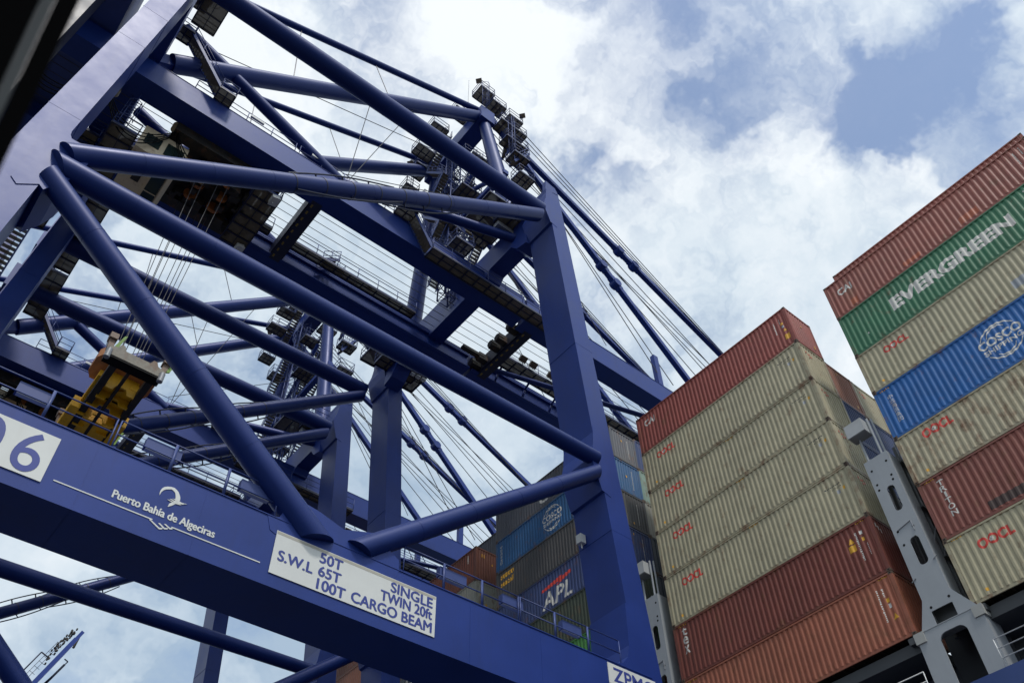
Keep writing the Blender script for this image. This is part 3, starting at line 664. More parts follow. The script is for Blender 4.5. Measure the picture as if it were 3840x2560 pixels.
def hoist_ropes(t):
    rp = []
    for (xa, xb) in ((3.05, 3.5), (3.5, 3.7), (4.3, 4.2), (4.9, 4.5)):
        for (ya, yb) in ((31.1, 31.9), (34.0, 33.2)):
            rp.append(((xa, ya, 46.2), (xb, yb, 29.3)))
    for a, b in rp: MB().tube(a, b, .019, 6).build('hoist_rope', ROPE, t)
T1 = trolley((3.2, 32.5, 46.5)); hoist_ropes(T1)
T2 = copy_tree(T1); T2.location = (3.2-1.5, 32.5+26.2, 46.5); T2['label'] = 'trolley under the girders of the second crane, half hidden by the near portal beam'

# ------------------------------------------------------------------ spreader hanging on the hoist ropes
def spreader():
    Z = 27.4
    s = thing('container_spreader', 'yellow container spreader with orange head block hanging on hoist ropes under the trolley', 'spreader', (3.95, 32.5, Z))
    B = lambda mb, n, m, sm=None, p=None: mb.build(n, m, p or s, sm)
    for y in (29.45, 35.35):
        e = B(MB().prism([(2.72, Z+.1), (2.72, Z+.55), (3.05, Z+.62), (3.15, Z+.85), (3.3, Z+.85), (3.42, Z+.6), (4.5, Z+.6), (4.6, Z+.82), (4.75, Z+.82), (4.85, Z+.6), (5.18, Z+.5), (5.18, Z+.1)], y-.28, y+.28), 'end_beam', WORN)
        B(MB().box(2.72, 5.18, y-.26, y+.26, Z, Z+.1), 'bottom_plate', BLACK, None, e)
        lm = MB().tube((2.78, y-.3, Z+.3), (2.78, y-.3, Z-.18), .13, 12).tube((5.12, y-.3, Z+.3), (5.12, y-.3, Z-.18), .13, 12)
        B(lm, 'twistlock', STEEL, 40, e)
        for x, sg in ((2.78, -1), (5.12, 1)):
            B(MB().beam((x, y-.1, Z+.4), (x+sg*.05, y-.1, Z+1.0), .2, .24).beam((x+sg*.04, y-.1, Z+1.0), (x+sg*.06, y-.1, Z+1.3), .42, .34), 'flipper_motor', mat('grey_brown_steel', (.22, .15, .11), rough=.6, rust=.5), None, e)
            B(MB().prism([(x+.10, Z+.55), (x+.28, Z+.65), (x+.45, Z+1.5), (x+.34, Z+1.45), (x+.22, Z+1.0)], y-.2, y-.14), 'flipper_arm', GREENP, None, e)
    tb = MB()
    for x in (3.12, 4.72): tb.box(x, x+.30, 29.7, 35.1, Z+.06, Z+.42)
    B(tb, 'telescopic_beam', DARK)
    B(MB().box(3.88, 4.02, 29.7, 35.1, Z+.12, Z+.3), 'drive_chain_beam', DARK)
    mf = MB().prism([(3.0, 31.0), (3.5, 31.0), (3.65, 31.35), (3.95, 31.5), (4.25, 31.35), (4.4, 31.0), (4.95, 31.0), (4.95, 33.2), (4.35, 33.2), (4.3, 32.8), (3.6, 32.8), (3.55, 33.2), (3.0, 33.2)], Z+.42, Z+.75, 'xy')
    m = B(mf, 'main_frame', YEL)
    for y, xa, xb, z0, z1 in ((31.02, 3.45, 4.72, .02, .95), (31.75, 3.35, 4.75, -.05, .40), (32.5, 3.2, 4.75, -.02, .95), (33.25, 3.1, 4.8, -.05, .42), (34.1, 3.2, 4.75, .0, .6)):
        mid = (xa+xb)/2
        B(MB().prism([(xa, Z+z0), (mid-.32, Z+z0), (mid-.22, Z+z0+.28), (mid+.22, Z+z0+.28), (mid+.32, Z+z0), (xb, Z+z0), (xb, Z+z1), (xa, Z+z1)], y, y+.09), 'frame_plate', YEL)  # upright plates added to catch light and brighten the yellow frame
    B(MB().box(2.7, 3.1, 33.0, 35.0, Z+.0, Z+.6).box(4.8, 5.2, 33.0, 35.0, Z, Z+.6).box(3.1, 4.8, 33.6, 34.8, Z+.15, Z+.5), 'rear_frame', YEL)
    B(MB().box(3.3, 3.9, 32.15, 32.2, Z+.36, Z+.42).box(4.1, 4.7, 32.15, 32.2, Z+.36, Z+.42), 'frame_slot', BLACK, None, m)  # black bars under the frame, painted as the shade of slots
    hb = MB().prism([(2.6, 30.6), (2.75, 30.3), (5.15, 30.3), (5.3, 30.6), (5.3, 31.6), (5.1, 32.0), (2.8, 32.0), (2.6, 31.6)], Z+.95, Z+1.45, 'xy')
    h = B(hb, 'head_block', PEACH)
    B(MB().box(3.3, 4.6, 30.9, 31.4, Z+1.45, Z+1.9), 'rope_anchor', WORN, None, h)
    hs = MB()
    for x in (3.2, 3.7, 4.3, 4.8): hs.tube((x, 31.4, Z+1.5), (x, 32.0, Z+1.5), .35, 14)
    B(hs, 'sheaves', PEACH, 40, h)
    B(MB().tube((4.65, 30.45, Z+.9), (4.65, 30.45, Z+.95), .14, 14), 'cable_reel', STEEL, 40, h)
    for x in (2.55, 5.25):
        fl = B(MB().beam((x, 35.1, Z+.2), (x, 35.5, Z-.55), .38, .12, (1, 0, 0)), 'corner_flipper', YEL)
        st = MB()
        for i in range(4):
            st.beam((x-.2, 35.12+.1*i-.08, Z+.16-.19*i), (x+.2, 35.17+.1*i-.08, Z+.08-.19*i), .08, .05)
        B(st, 'black_stripes', BLACK, None, fl)
    return s
spreader()

# ------------------------------------------------------------------ shipping containers
CL, CWID = 12.192, 2.438
T_HC, T_STD = 2.987, 2.682
NCOR = 42; CY0 = .18; PITCHC = (CL-2*CY0)/NCOR
BR = (0.0, .27, .5, .77); OUTX, INX = .016, .052
def prof(y):
    t = ((y-CY0)/PITCHC) % 1.0
    if t < .27: return OUTX
    if t < .5: return OUTX+(INX-OUTX)*(t-.27)/.23
    if t < .77: return INX
    return INX-(INX-OUTX)*(t-.77)/.23
CM = {}
def cmesh(kind, h):
    key = (kind, round(h, 3))
    if key in CM: return CM[key]
    mb = MB()
    if kind == 'side_panel':
        ys = []
        for i in range(NCOR):
            ys += [CY0+PITCHC*(i+b) for b in BR]
        ys.append(CL-CY0)
        vs = [(prof(y-1e-6 if i else y+1e-6), y, z) for z in (.150, h-.085) for i, y in enumerate(ys)]
        k = len(ys); mb.add(vs, [(i+1, i, i+k, i+k+1) for i in range(k-1)])
    elif kind == 'end_panel':
        n = 9; p = (CWID-.36)/n; xs = []
        for i in range(n): xs += [.18+p*(i+b) for b in BR]
        xs.append(CWID-.18)
        dep = [(OUTX, OUTX, INX, INX)[j % 4] for j in range(len(xs))]
        vs = [(x, dep[i], z) for z in (.165, h-.115) for i, x in enumerate(xs)]
        k = len(xs); mb.add(vs, [(i, i+1, i+k+1, i+k) for i in range(k-1)])
    elif kind == 'frame':
        for x in (0, CWID-.165):
            for y in (0, CL-.165): mb.box(x, x+.165, y, y+.165, .12, h-.12)
        for x0, x1 in ((.0, .065), (CWID-.065, CWID)):
            mb.box(x0, x1, .165, CL-.165, h-.095, h-.012); mb.box(x0+.034 if x0 < 1 else x0-.03, x1+.03 if x0 < 1 else x1-.034, .165, CL-.165, .015, .150)
        for y0, y1 in ((.0, .07), (CL-.07, CL)):
            mb.box(.165, CWID-.165, y0, y1, h-.125, h-.012); mb.box(.165, CWID-.165, y0, y1, .02, .165)
    elif kind == 'roof':
        mb.box(.06, CWID-.06, .06, CL-.06, h-.05, h-.03)
    elif kind == 'floor':
        mb.box(.06, CWID-.06, .06, CL-.06, .13, .16)
        for i in range(24): mb.box(.06, CWID-.06, .3+i*.49, .36+i*.49, .03, .13)
    elif kind == 'corner_casting':
        mb.box(-.006, .172, -.006, .184, 0, .118)
    elif kind == 'casting_hole':
        mb.prism([(.05, .03), (.11, .03), (.13, .06), (.11, .09), (.05, .09), (.03, .06)], -.009, -.0065, 'yz')
    me = mb.mesh(kind); me.materials.append(None); CM[key] = me; return me
def cpart(name, me, m, parent, loc=(0,0,0), rot=None):
    o = bpy.data.objects.new(name, me); COL.objects.link(o); o.parent = parent; o.location = loc
    if rot: o.rotation_euler = rot
    o.material_slots[0].link = 'OBJECT'; o.material_slots[0].material = m
    return o
PAINT = {}
def paint(key):
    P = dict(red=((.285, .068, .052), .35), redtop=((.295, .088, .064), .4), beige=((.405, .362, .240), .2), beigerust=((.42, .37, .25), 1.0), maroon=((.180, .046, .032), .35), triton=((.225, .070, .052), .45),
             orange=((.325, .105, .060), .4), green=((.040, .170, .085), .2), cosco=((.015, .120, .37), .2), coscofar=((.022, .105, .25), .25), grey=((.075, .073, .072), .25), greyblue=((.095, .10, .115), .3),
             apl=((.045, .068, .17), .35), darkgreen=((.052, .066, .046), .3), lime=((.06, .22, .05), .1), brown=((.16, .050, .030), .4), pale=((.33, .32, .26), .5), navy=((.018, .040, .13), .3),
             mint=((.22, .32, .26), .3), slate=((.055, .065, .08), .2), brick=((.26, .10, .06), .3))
    if key not in PAINT:
        c, r = P[key]; PAINT[key] = mat('container_paint_'+key, c, rough=.52, spec=.35, var=.13, vscale=.8, streak=.32, streak_col=tuple(x*.62 for x in c), rust=r, bump=.6)
    return PAINT[key]
def frame_paint(key):
    k = 'frame_'+key
    if k not in PAINT:
        paint(key); base = tuple(MATS['container_paint_'+key].node_tree.nodes['Vector Math'].inputs[0].default_value)[:3]
        r = {'beige': 1.15, 'beigerust': 1.6, 'maroon': .9, 'triton': .8}.get(key, .7)
        PAINT[k] = mat('container_frame_'+key, tuple(x*.92 for x in base), rough=.6, var=.15, vscale=1.2, streak=.2, rust=r)
    return PAINT[k]
CAST = mat('rusty_casting', (.10, .065, .045), rough=.7, var=.3, vscale=3, rust=.6)
HOLE_SHADE = mat('dark_hole', (.004, .004, .004), rough=.9)  # near-black for surface patches that paint the shade inside holes
LW = mat('white_lettering', (.62, .60, .55), rough=.55, var=.12, vscale=1.5, rust=.2)
LR = mat('red_lettering', (.62, .045, .03), rough=.55, var=.1, vscale=2)
LY = mat('yellow_lettering', (.70, .36, .02), rough=.55)
LK = mat('black_lettering', (.03, .03, .03), rough=.6)
CGROUP = 'shipping containers stacked on the ship'
def container(x, y, z, h, key, label, name='shipping_container'):
    rj = random.Random(label); x += rj.uniform(-.014, .014); y += rj.uniform(-.018, .018)
    c = thing(name, label, 'container', (x, y, z), CGROUP)
    hh = h-.028; p = paint(key); f = frame_paint(key)
    c['paint_height'] = hh
    cpart('frame', cmesh('frame', hh), f, c)
    cpart('side_panel', cmesh('side_panel', hh), p, c); cpart('side_panel', cmesh('side_panel', hh), p, c, (CWID, CL, 0), (0, 0, math.pi))
    cpart('end_panel', cmesh('end_panel', hh), p, c); cpart('end_panel', cmesh('end_panel', hh), p, c, (CWID, CL, 0), (0, 0, math.pi))
    cpart('roof', cmesh('roof', hh), p, c); cpart('floor', cmesh('floor', hh), DARK, c)
    for zc in (0, hh-.118):
        for (xx, yy, fl) in ((0, 0, 0), (0, CL-.178, 0), (CWID-.166, 0, 1), (CWID-.166, CL-.178, 1)):
            o = cpart('corner_casting', cmesh('corner_casting', 0), CAST, c, (xx, yy, zc))
            if not fl: cpart('hole', cmesh('casting_hole', 0), HOLE_SHADE, o, (0, .01, 0))
    return c
def local_obj(mb, name, m, parent, label=None):
    me = mb.mesh(name); me.materials.append(m); o = bpy.data.objects.new(name, me); COL.objects.link(o); o.parent = parent
    if label: o['label'] = label
    return o
def drape(vs, fs, lift=.004):
    """lay flat shapes (y,z) on the corrugated side: cut at every fold, then push each point to the sheet"""
    bm = bmesh.new(); bv = [bm.verts.new((0, y, z)) for y, z in vs]
    for f in fs:
        try: bm.faces.new([bv[i] for i in f])
        except ValueError: pass
    y0, y1 = min(v[0] for v in vs), max(v[0] for v in vs)
    for i in range(NCOR):
        for b in BR:
            yc = CY0+PITCHC*(i+b)
            if y0 < yc < y1:
                bmesh.ops.bisect_plane(bm, geom=bm.verts[:]+bm.edges[:]+bm.faces[:], plane_co=(0, yc, 0), plane_no=(0, 1, 0), dist=1e-5)
    for v in bm.verts:
        v.co.x = prof(v.co.y)-lift
    for f in bm.faces:
        f.normal_update()
    fl = [f for f in bm.faces if f.normal.x > 0]
    if fl: bmesh.ops.reverse_faces(bm, faces=fl)
    bm.verts.index_update()
    mb = MB(); mb.v = [tuple(v.co) for v in bm.verts]; mb.f = [tuple(v.index for v in f.verts) for f in bm.faces]
    bm.free(); return mb
def emit(mb, name, m, parent):
    me = bpy.data.meshes.new(name); me.from_pydata(mb.v, [], mb.f); me.materials.append(m)
    o = bpy.data.objects.new(name, me); COL.objects.link(o); o.parent = parent; return o
def side_text(c, s, ys, ye, z0, z1, m, bold=.02, shear=0, name='lettering', tilt=0):
    vs, fs = text_mesh(s, bold, shear)
    return emit(drape([(ys+(ye-ys)*a, z0+(z1-z0)*b+tilt*a) for a, b in vs], fs), name, m, c)
def side_polys(c, polys, m, name):
    vs, fs = [], []
    for p in polys:
        o = len(vs); vs += p; fs.append(tuple(range(o, o+len(p))))
    return emit(drape(vs, fs), name, m, c)
def rect(y0, y1, z0, z1): return [(y0, z0), (y1, z0), (y1, z1), (y0, z1)]
def vertical_text(c, letters, y, w, ztop, zbot, m, bold=.02, name='lettering'):
    n = len(letters); st = (ztop-zbot)/n; vsa, fsa = [], []
    for i, ch in enumerate(letters):
        if ch == ' ': continue
        vs, fs = text_mesh(ch, bold, 0); z1 = ztop-st*i-.06*st; z0 = z1-st*.86; ww = w*(.35 if ch in 'I' else 1)
        o = len(vsa); vsa += [(y+ww/2-ww*a, z0+(z1-z0)*b) for a, b in vs]; fsa += [tuple(i_+o for i_ in f) for f in fs]
    return emit(drape(vsa, fsa), name, m, c)
def marks(c, y, z0, z1, m, seed, w=.09):
    rr = random.Random(seed); P = []; z = z1
    while z > z0:
        k = rr.uniform(.035, .07); P.append(rect(y-w/2, y+w/2-rr.uniform(0, w*.4), z-k, z)); z -= k+rr.uniform(.02, .05)
    return side_polys(c, P, m, 'serial_marking')
def hmarks(c, y0, y1, z, m, seed, h=.08):
    rr = random.Random(seed); P = []; y = y1
    while y > y0:
        k = rr.uniform(.04, .08); P.append(rect(y-k, y, z, z+h*rr.uniform(.6, 1))); y -= k+rr.uniform(.03, .05)
    return side_polys(c, P, m, 'serial_marking')
def hazard(c, y0, y1, z):
    Y = [[(y0+(y1-y0)*i/5, z), (y0+(y1-y0)*(i+.5)/5, z), (y0+(y1-y0)*(i+.8)/5, z+.09), (y0+(y1-y0)*(i+.3)/5, z+.09)] for i in range(5)]
    side_polys(c, Y, LY, 'height_warning_stripes')
def tri(y, z, s): return [(y-s/2, z), (y+s/2, z), (y, z+s)]
def oocl(c, ys, ye, z0, z1):
    side_text(c, 'OOCL', ys, ye, z0, z1, LR, bold=.045, name='red_lettering')
    w = ys-ye; cy, cz, r = ys-w*.385, (z0+z1)/2, (z1-z0)*.23
    P = [[(cy+r*.62*math.cos(t)+r*.42*math.cos(q), cz+r*.62*math.sin(t)+r*.42*math.sin(q)) for q in [k*math.pi/4 for k in range(8)]] for t in [math.pi/2+2*math.pi*i/5 for i in range(5)]]
    vs, fs = [], []
    for p in P: o = len(vs); vs += p; fs.append(tuple(range(o, o+8)))
    emit(drape(vs, fs, .008), 'flower_emblem', LW, c)
def arc_band(cy, cz, r, t0, t1, w0, w1, n=16, sq=1.0):
    P = []
    for i in range(n):
        a, b = t0+(t1-t0)*i/n, t0+(t1-t0)*(i+1)/n
        wa = w0+(w1-w0)*math.sin(math.pi*i/n); wb = w0+(w1-w0)*math.sin(math.pi*(i+1)/n)
        q = lambda t, rr: (cy-rr*math.cos(t), cz+rr*math.sin(t)*sq)
        P.append([q(a, r-wa), q(a, r+wa), q(b, r+wb), q(b, r-wb)])
    return P
def globe_logo(c, cy, cz, s):
    side_text(c, 'COSCO', cy+1.0*s, cy-1.0*s, cz-.05*s, cz+.42*s, LW, bold=.03); side_text(c, 'SHIPPING', cy+.92*s, cy-.92*s, cz-.42*s, cz-.14*s, LW, bold=.02)
    P = arc_band(cy, cz, .93*s, R(150), R(32), .02*s, .05*s) + arc_band(cy, cz+.30*s, .52*s, R(165), R(40), .015*s, .04*s)
    P += arc_band(cy, cz, .93*s, R(212), R(330), .02*s, .05*s) + arc_band(cy, cz-.30*s, .52*s, R(220), R(335), .015*s, .04*s)
    side_polys(c, P, LW, 'globe_emblem')
def end_text(c, s, x0, x1, z0, z1, m, name='end_lettering'):
    vs, fs = text_mesh(s, .03, 0); mb = MB(); mb.add([(x0+(x1-x0)*a, OUTX-.004, z0+(z1-z0)*b) for a, b in vs], fs); return emit(mb, name, m, c)
def end_rects(c, L, m, name):
    mb = MB()
    for x0, x1, z0, z1 in L: mb.box(x0, x1, OUTX-.006, OUTX-.002, z0, z1)
    return local_obj(mb, name, m, c)
def beige_marks(c, seed):
    hmarks(c, .75, 1.6, 2.25, LK, seed); hmarks(c, .8, 1.25, 2.08, LK, seed+5, .06)
    side_polys(c, [rect(.55, .68, 1.85, 2.03)], LY, 'warning_label'); side_polys(c, [rect(.85, 1.02, 1.75, 1.95)], STEEL, 'data_plate'); side_polys(c, [rect(11.35, 11.47, .3, .44)], LY, 'warning_label')
    end_rects(c, [(.55+.13*i, .63+.13*i, 2.35-.13*i, 2.47-.13*i) for i in range(3)]+[(.85+.13*i, .93+.13*i, 2.30-.13*i, 2.42-.13*i) for i in range(2)], LR, 'end_marking')
XS = 33.014; YA, YB, YC, YD, YE = 14.008, -0.695, 28.60, 43.15, 57.75
# bay beside the near crane leg: seven tiers
za = 39.153
c = container(XS, YA, za-T_HC, T_HC, 'red', 'red CAI container on top of the stack between crane leg and lashing bridge')
side_text(c, 'CAI', 11.56, 10.66, 1.93, 2.42, LW, bold=.03)
marks(c, 1.0, 1.35, 2.3, LW, 1, .07); marks(c, .62, 2.0, 2.35, LW, 2, .06)
side_polys(c, [rect(.42, .60, 1.78, 1.95), tri(.42, 1.22, .22), rect(.25, .58, .55, .95)], LY, 'warning_label'); side_polys(c, [rect(.42, .58, 1.52, 1.70)], STEEL, 'data_plate')
end_rects(c, [(1.2, 1.3, 2.0, 2.12), (1.9, 2.0, .55, .85)], LY, 'end_label')
ord_ = ['directly under the red top container', 'second below the red top container', 'third below the red top container', 'lowest of four, resting on the maroon one']
for i in range(4):
    c = container(XS, YA, za-(i+2)*T_HC, T_HC, 'beige', 'beige OOCL container in the seven tier stack, '+ord_[i])
    oocl(c, 11.06, 9.56, 1.90, 2.37); beige_marks(c, 20+i)
    if i: hazard(c, 5.6, 6.2, 2.78)
c = container(XS, YA, za-6*T_HC, T_HC, 'maroon', 'maroon container lettered tex, under the four beige ones')
vertical_text(c, 'tex', 11.5, .34, 2.72, 1.25, LW, .02); hazard(c, 11.3, 11.9, 2.80); hazard(c, .35, .8, 2.80)
marks(c, .95, 1.0, 2.45, LW, 31, .09); marks(c, .55, 1.1, 1.7, LW, 32, .06); side_polys(c, [rect(.6, .72, 1.9, 2.08), tri(1.25, 2.02, .3), rect(1.1, 1.48, 1.62, 1.95)], LY, 'warning_label'); side_polys(c, [rect(.6, .74, 2.25, 2.42)], LW, 'data_plate')
end_rects(c, [(.3+.16*i, .38+.16*i, 2.4-.1*i, 2.62-.1*i) for i in range(3)], LW, 'end_marking')
c = container(XS, YA, za-7*T_HC, T_HC, 'orange', 'rusty orange container at the foot of the stack under the maroon one')
hazard(c, .3, .75, 2.80); marks(c, .98, .95, 2.45, LW, 41, .07); marks(c, .72, 2.0, 2.4, LW, 42, .07); side_polys(c, [rect(.55, .70, 1.75, 1.93), tri(.55, .95, .26)], LY, 'warning_label'); side_polys(c, [rect(.55, .68, 1.48, 1.68)], LW, 'data_plate'); hazard(c, 11.3, 11.9, 2.80)
# right hand bay
zb = 38.214; z = zb
spec = [('redtop', T_STD), ('green', T_HC), ('beige', T_STD), ('cosco', T_HC), ('beigerust', T_STD), ('triton', T_HC), ('beige', T_HC)]
labs = ['dull red CAI container, front one on top of the right hand stack', 'green EVERGREEN container high in the right hand stack', 'beige OOCL container between the green and the blue one', 'bright blue COSCO container in the right hand stack', 'rust stained beige OOCL container under the bright blue one',
        'brown TRITON container in the right hand stack', 'beige OOCL container at the foot of the right hand stack under the brown one']
RB = []
for (k, h), l in zip(spec, labs):
    z -= h; RB.append(container(XS, YB, z, h, k, l))
c = RB[0]; side_text(c, 'CAI', 11.56, 10.68, 1.42, 1.93, LW, bold=.03); marks(c, .95, 1.2, 2.2, LW, 51, .07); marks(c, .6, 1.7, 2.3, LW, 52, .06)
[side_polys(c, [q_], mat('orange_touch_up', (.42, .09, .03), rough=.5, rust=.4), 'repair_patch') for q_ in (rect(3.6, 4.6, .28, .75), rect(10.7, 11.1, .25, .7), rect(6.9, 7.9, .25, .55))]
c = RB[1]; side_text(c, 'EVERGREEN', 9.42, 2.72, 1.10, 1.98, LW, bold=.06); hmarks(c, .6, 1.7, 2.5, LW, 53, .1); side_polys(c, [rect(11.0, 11.08, .85, .95)], LW, 'data_plate')
c = RB[2]; oocl(c, 10.78, 9.40, 1.72, 2.16); beige_marks(c, 60); side_polys(c, [rect(3.2, 4.4, .5, 1.0)], mat('blue_scuff', (.28, .30, .33), rough=.6, rust=.2), 'scuff_mark')
c = RB[3]; vertical_text(c, TEXTS_CJK, 11.5, .26, 2.42, .72, LW, .0); globe_logo(c, 6.05, 1.55, 1.0); hazard(c, 11.35, 11.9, 2.78)
c = RB[4]; oocl(c, 10.94, 9.44, 1.83, 2.33); beige_marks(c, 61)
c = RB[5]; vertical_text(c, 'TRITON', 11.22, .30, 2.66, .80, LW, .015); hazard(c, 11.4, 11.9, 2.80); side_polys(c, [rect(8.2, 9.9, .22, .62)], mat('dark_smudge', (.06, .035, .03), rough=.7), 'scuff_mark')
c = RB[6]; oocl(c, 10.98, 9.44, 1.90, 2.36); beige_marks(c, 62); hazard(c, 11.4, 11.9, 2.80)
# rows further inboard
XR = XS+2.50
container(XR, YB+.02, 38.55, T_HC-.05, 'redtop', 'reddish brown container rising behind the dull red one on the right hand stack')
container(XR, YB+.02, 38.55-T_HC, T_HC, 'brown', 'brown container in the second row, hidden behind the right hand stack')
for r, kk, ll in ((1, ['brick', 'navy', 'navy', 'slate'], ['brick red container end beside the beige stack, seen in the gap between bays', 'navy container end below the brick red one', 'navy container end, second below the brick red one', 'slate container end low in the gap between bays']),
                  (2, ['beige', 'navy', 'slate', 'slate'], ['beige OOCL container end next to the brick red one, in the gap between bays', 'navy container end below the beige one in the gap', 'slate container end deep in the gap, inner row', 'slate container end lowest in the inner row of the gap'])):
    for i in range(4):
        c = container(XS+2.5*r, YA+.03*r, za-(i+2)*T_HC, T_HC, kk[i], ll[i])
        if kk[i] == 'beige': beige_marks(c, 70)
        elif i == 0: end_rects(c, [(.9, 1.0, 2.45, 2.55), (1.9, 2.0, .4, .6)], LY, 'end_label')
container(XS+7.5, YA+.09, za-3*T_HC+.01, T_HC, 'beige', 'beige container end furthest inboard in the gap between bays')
# bay seen past the crane leg
zt = [40.55, 37.90, 35.25, 32.50, 29.85, 27.0, 24.1, 21.2, 18.3]
kk = ['greyblue', 'coscofar', 'grey', 'apl', 'darkgreen', 'lime', 'brown', 'grey']
ll = ['dark grey container on top of the stack behind the near crane leg', 'dusty blue COSCO container behind the near crane leg', 'dark grey container lettered seaco behind the near crane leg', 'slate blue APL container behind the crane railing', 'dark green container under the slate blue APL one',
      'bright green container low behind the crane leg', 'brown container low behind the portal beam', 'grey container at the foot of the stack behind the portal beam']
BC = [container(XS, YC, zt[i+1], zt[i]-zt[i+1], kk[i], ll[i]) for i in range(8)]
side_text(BC[0], 'UES', 7.4, 4.3, .42, 1.35, LW, bold=.02); end_rects(BC[0], [(1.05, 1.15, 1.75, 1.9)], LY, 'end_label')
globe_logo(BC[1], 6.15, 1.32, 1.0); vertical_text(BC[1], TEXTS_CJK, 11.6, .24, 2.1, .5, LW, 0); end_rects(BC[1], [(1.05, 1.17, 1.3, 1.48)], LY, 'end_label')
side_text(BC[2], 'seaco', 11.72, 10.3, 2.02, 2.38, LY, bold=.03); side_text(BC[2], 'seacell', 11.72, 10.35, 1.42, 1.86, LY, bold=.03); end_rects(BC[2], [(1.1, 1.2, .35, .5)], LY, 'end_label')
side_text(BC[3], 'APL', 7.62, 4.75, .22, 1.36, LW, bold=.02, shear=.12)
side_polys(BC[3], [[(7.6, 1.52), (5.9, 1.62), (6.2, 1.40), (4.75, 1.72), (4.78, 1.95), (5.75, 1.80), (5.6, 1.98), (7.55, 1.72)]], LR, 'red_emblem'); end_rects(BC[3], [(.9, .98, 2.1, 2.25)], LY, 'end_label')
for q in BC[:4]: end_rects(q, [(1.62, 1.67, .5+.1*i, .56+.1*i) for i in range(16)], LW, 'end_serial')
for i, k in enumerate(['navy', 'mint', 'pale', 'slate', 'slate']):
    container(XS+2.5, YC+.03, 40.75-2.72*(i+1), 2.72, k, ['navy container, second row beside the dusty blue and dark grey ends', 'mint green container in the second row, a thin strip beside the beige stack', 'pale container in the second row under the mint green one', 'slate container in the second row, fourth from its top', 'slate container in the second row, lowest strip in the narrow gap'][i])
# bay with the brown corner
zd = [39.05, 36.15, 33.25, 30.35, 27.45, 24.55, 21.65, 18.75]
for i, (k, l) in enumerate(zip(['brown', 'pale', 'slate', 'brown', 'slate', 'brown', 'brown'], ['rust brown container with its corner towards the viewer, above the portal railing', 'pale weathered container under the rust brown corner one', 'slate container with white lettering seen under the portal beam', 'brown container, fourth tier under the rust brown corner one', 'slate container, fifth tier of the bay with the rust brown corner', 'brown container, sixth tier of the bay with the rust brown corner', 'brown container, lowest tier of the bay with the rust brown corner'])):
    c = container(XS, YD, zd[i+1] if i+1 < len(zd) else zd[i]-2.9, 2.9, k, l)
    if i == 0: end_rects(c, [(.55, .62, 2.1, 2.4), (.75, .82, 2.1, 2.4), (1.5, 1.6, 1.7, 1.85)], LY, 'end_label'); marks(c, 1.0, 1.8, 2.5, LW, 81)
    if i == 1: end_rects(c, [(.4, .6, 1.7, 1.95), (.9, 1.05, .9, 1.2)], LY, 'end_label')
    if i == 2: side_text(c, 'D', 8.3, 7.4, .9, 1.8, LW, bold=.03)
container(XS+2.5, YD+.03, 38.95, 2.9, 'slate', 'slate container in the second row behind the rust brown corner one')
for i in range(4):
    container(XS, YE, 39.30-2.9*(i+1), 2.9, ['brown', 'brick', 'brick', 'brown'][i], ['brown container on top of the farthest bay, behind the far crane legs', 'brick brown container in the farthest bay, seen between the far crane legs', 'brick brown container in the farthest bay, lower of two between the far crane legs', 'brown container, lowest of the farthest bay'][i])

# ------------------------------------------------------------------ the ship
ship = thing('container_ship', 'blue container ship with grey lashing bridges lying along the quay under the containers', 'ship', (48, 30, -5.2))
hm = MB().prism([(32.2, -4.9), (32.2, 14.6), (32.35, 15.35), (32.55, 15.35), (32.55, 14.9), (78, 14.9), (78, -4.9)], -90, 190)
hm.build('hull', HULL, ship)
MB().box(35.6, 74, -85, 185, 14.9, 17.6).build('hatch_coaming', mat('dark_grey_deck_paint', (.09, .10, .11), rough=.6), ship)
hp = MB()
for y0 in (YB, YA, YC, YD, YE):
    hp.box(XS+.3, 74, y0, y0+CL, 17.62, 18.1)
    for y in (y0+.05, y0+CL-.45): hp.box(XS+.02, XS+.35, y, y+.4, 17.9, 18.17)
hp.build('hatch_cover', mat('dark_hatch_paint', (.06, .065, .07), rough=.6), ship)
def holed_plate(name, outer, holes, x0, x1, m, parent):
    cu = bpy.data.curves.new(name, 'CURVE'); cu.dimensions = '2D'; cu.fill_mode = 'BOTH'; cu.extrude = abs(x1-x0)/2
    for poly in [outer]+holes:
        sp = cu.splines.new('POLY'); sp.points.add(len(poly)-1); sp.use_cyclic_u = True
        for p_, (a, b) in zip(sp.points, poly): p_.co = (a, b, 0, 1)
    o = bpy.data.objects.new(name, cu); COL.objects.link(o); dg = bpy.context.evaluated_depsgraph_get(); dg.update()
    me = bpy.data.meshes.new_from_object(o.evaluated_get(dg)); bpy.data.objects.remove(o); bpy.data.curves.remove(cu)
    mb = MB(); mb.v = [((x0+x1)/2+v.co.z, v.co.x, v.co.y) for v in me.vertices]; mb.f = [tuple(p_.vertices) for p_ in me.polygons]
    bpy.data.meshes.remove(me); return mb.build(name, m, parent)
def rrect(y0, y1, z0, z1, r, n=5):
    P = []
    for cy, cz, t in ((y1-r, z1-r, 0), (y0+r, z1-r, 90), (y0+r, z0+r, 180), (y1-r, z0+r, 270)):
        for i in range(n+1): a = R(t+90*i/n); P.append((cy+r*math.cos(a), cz+r*math.sin(a)))
    return P
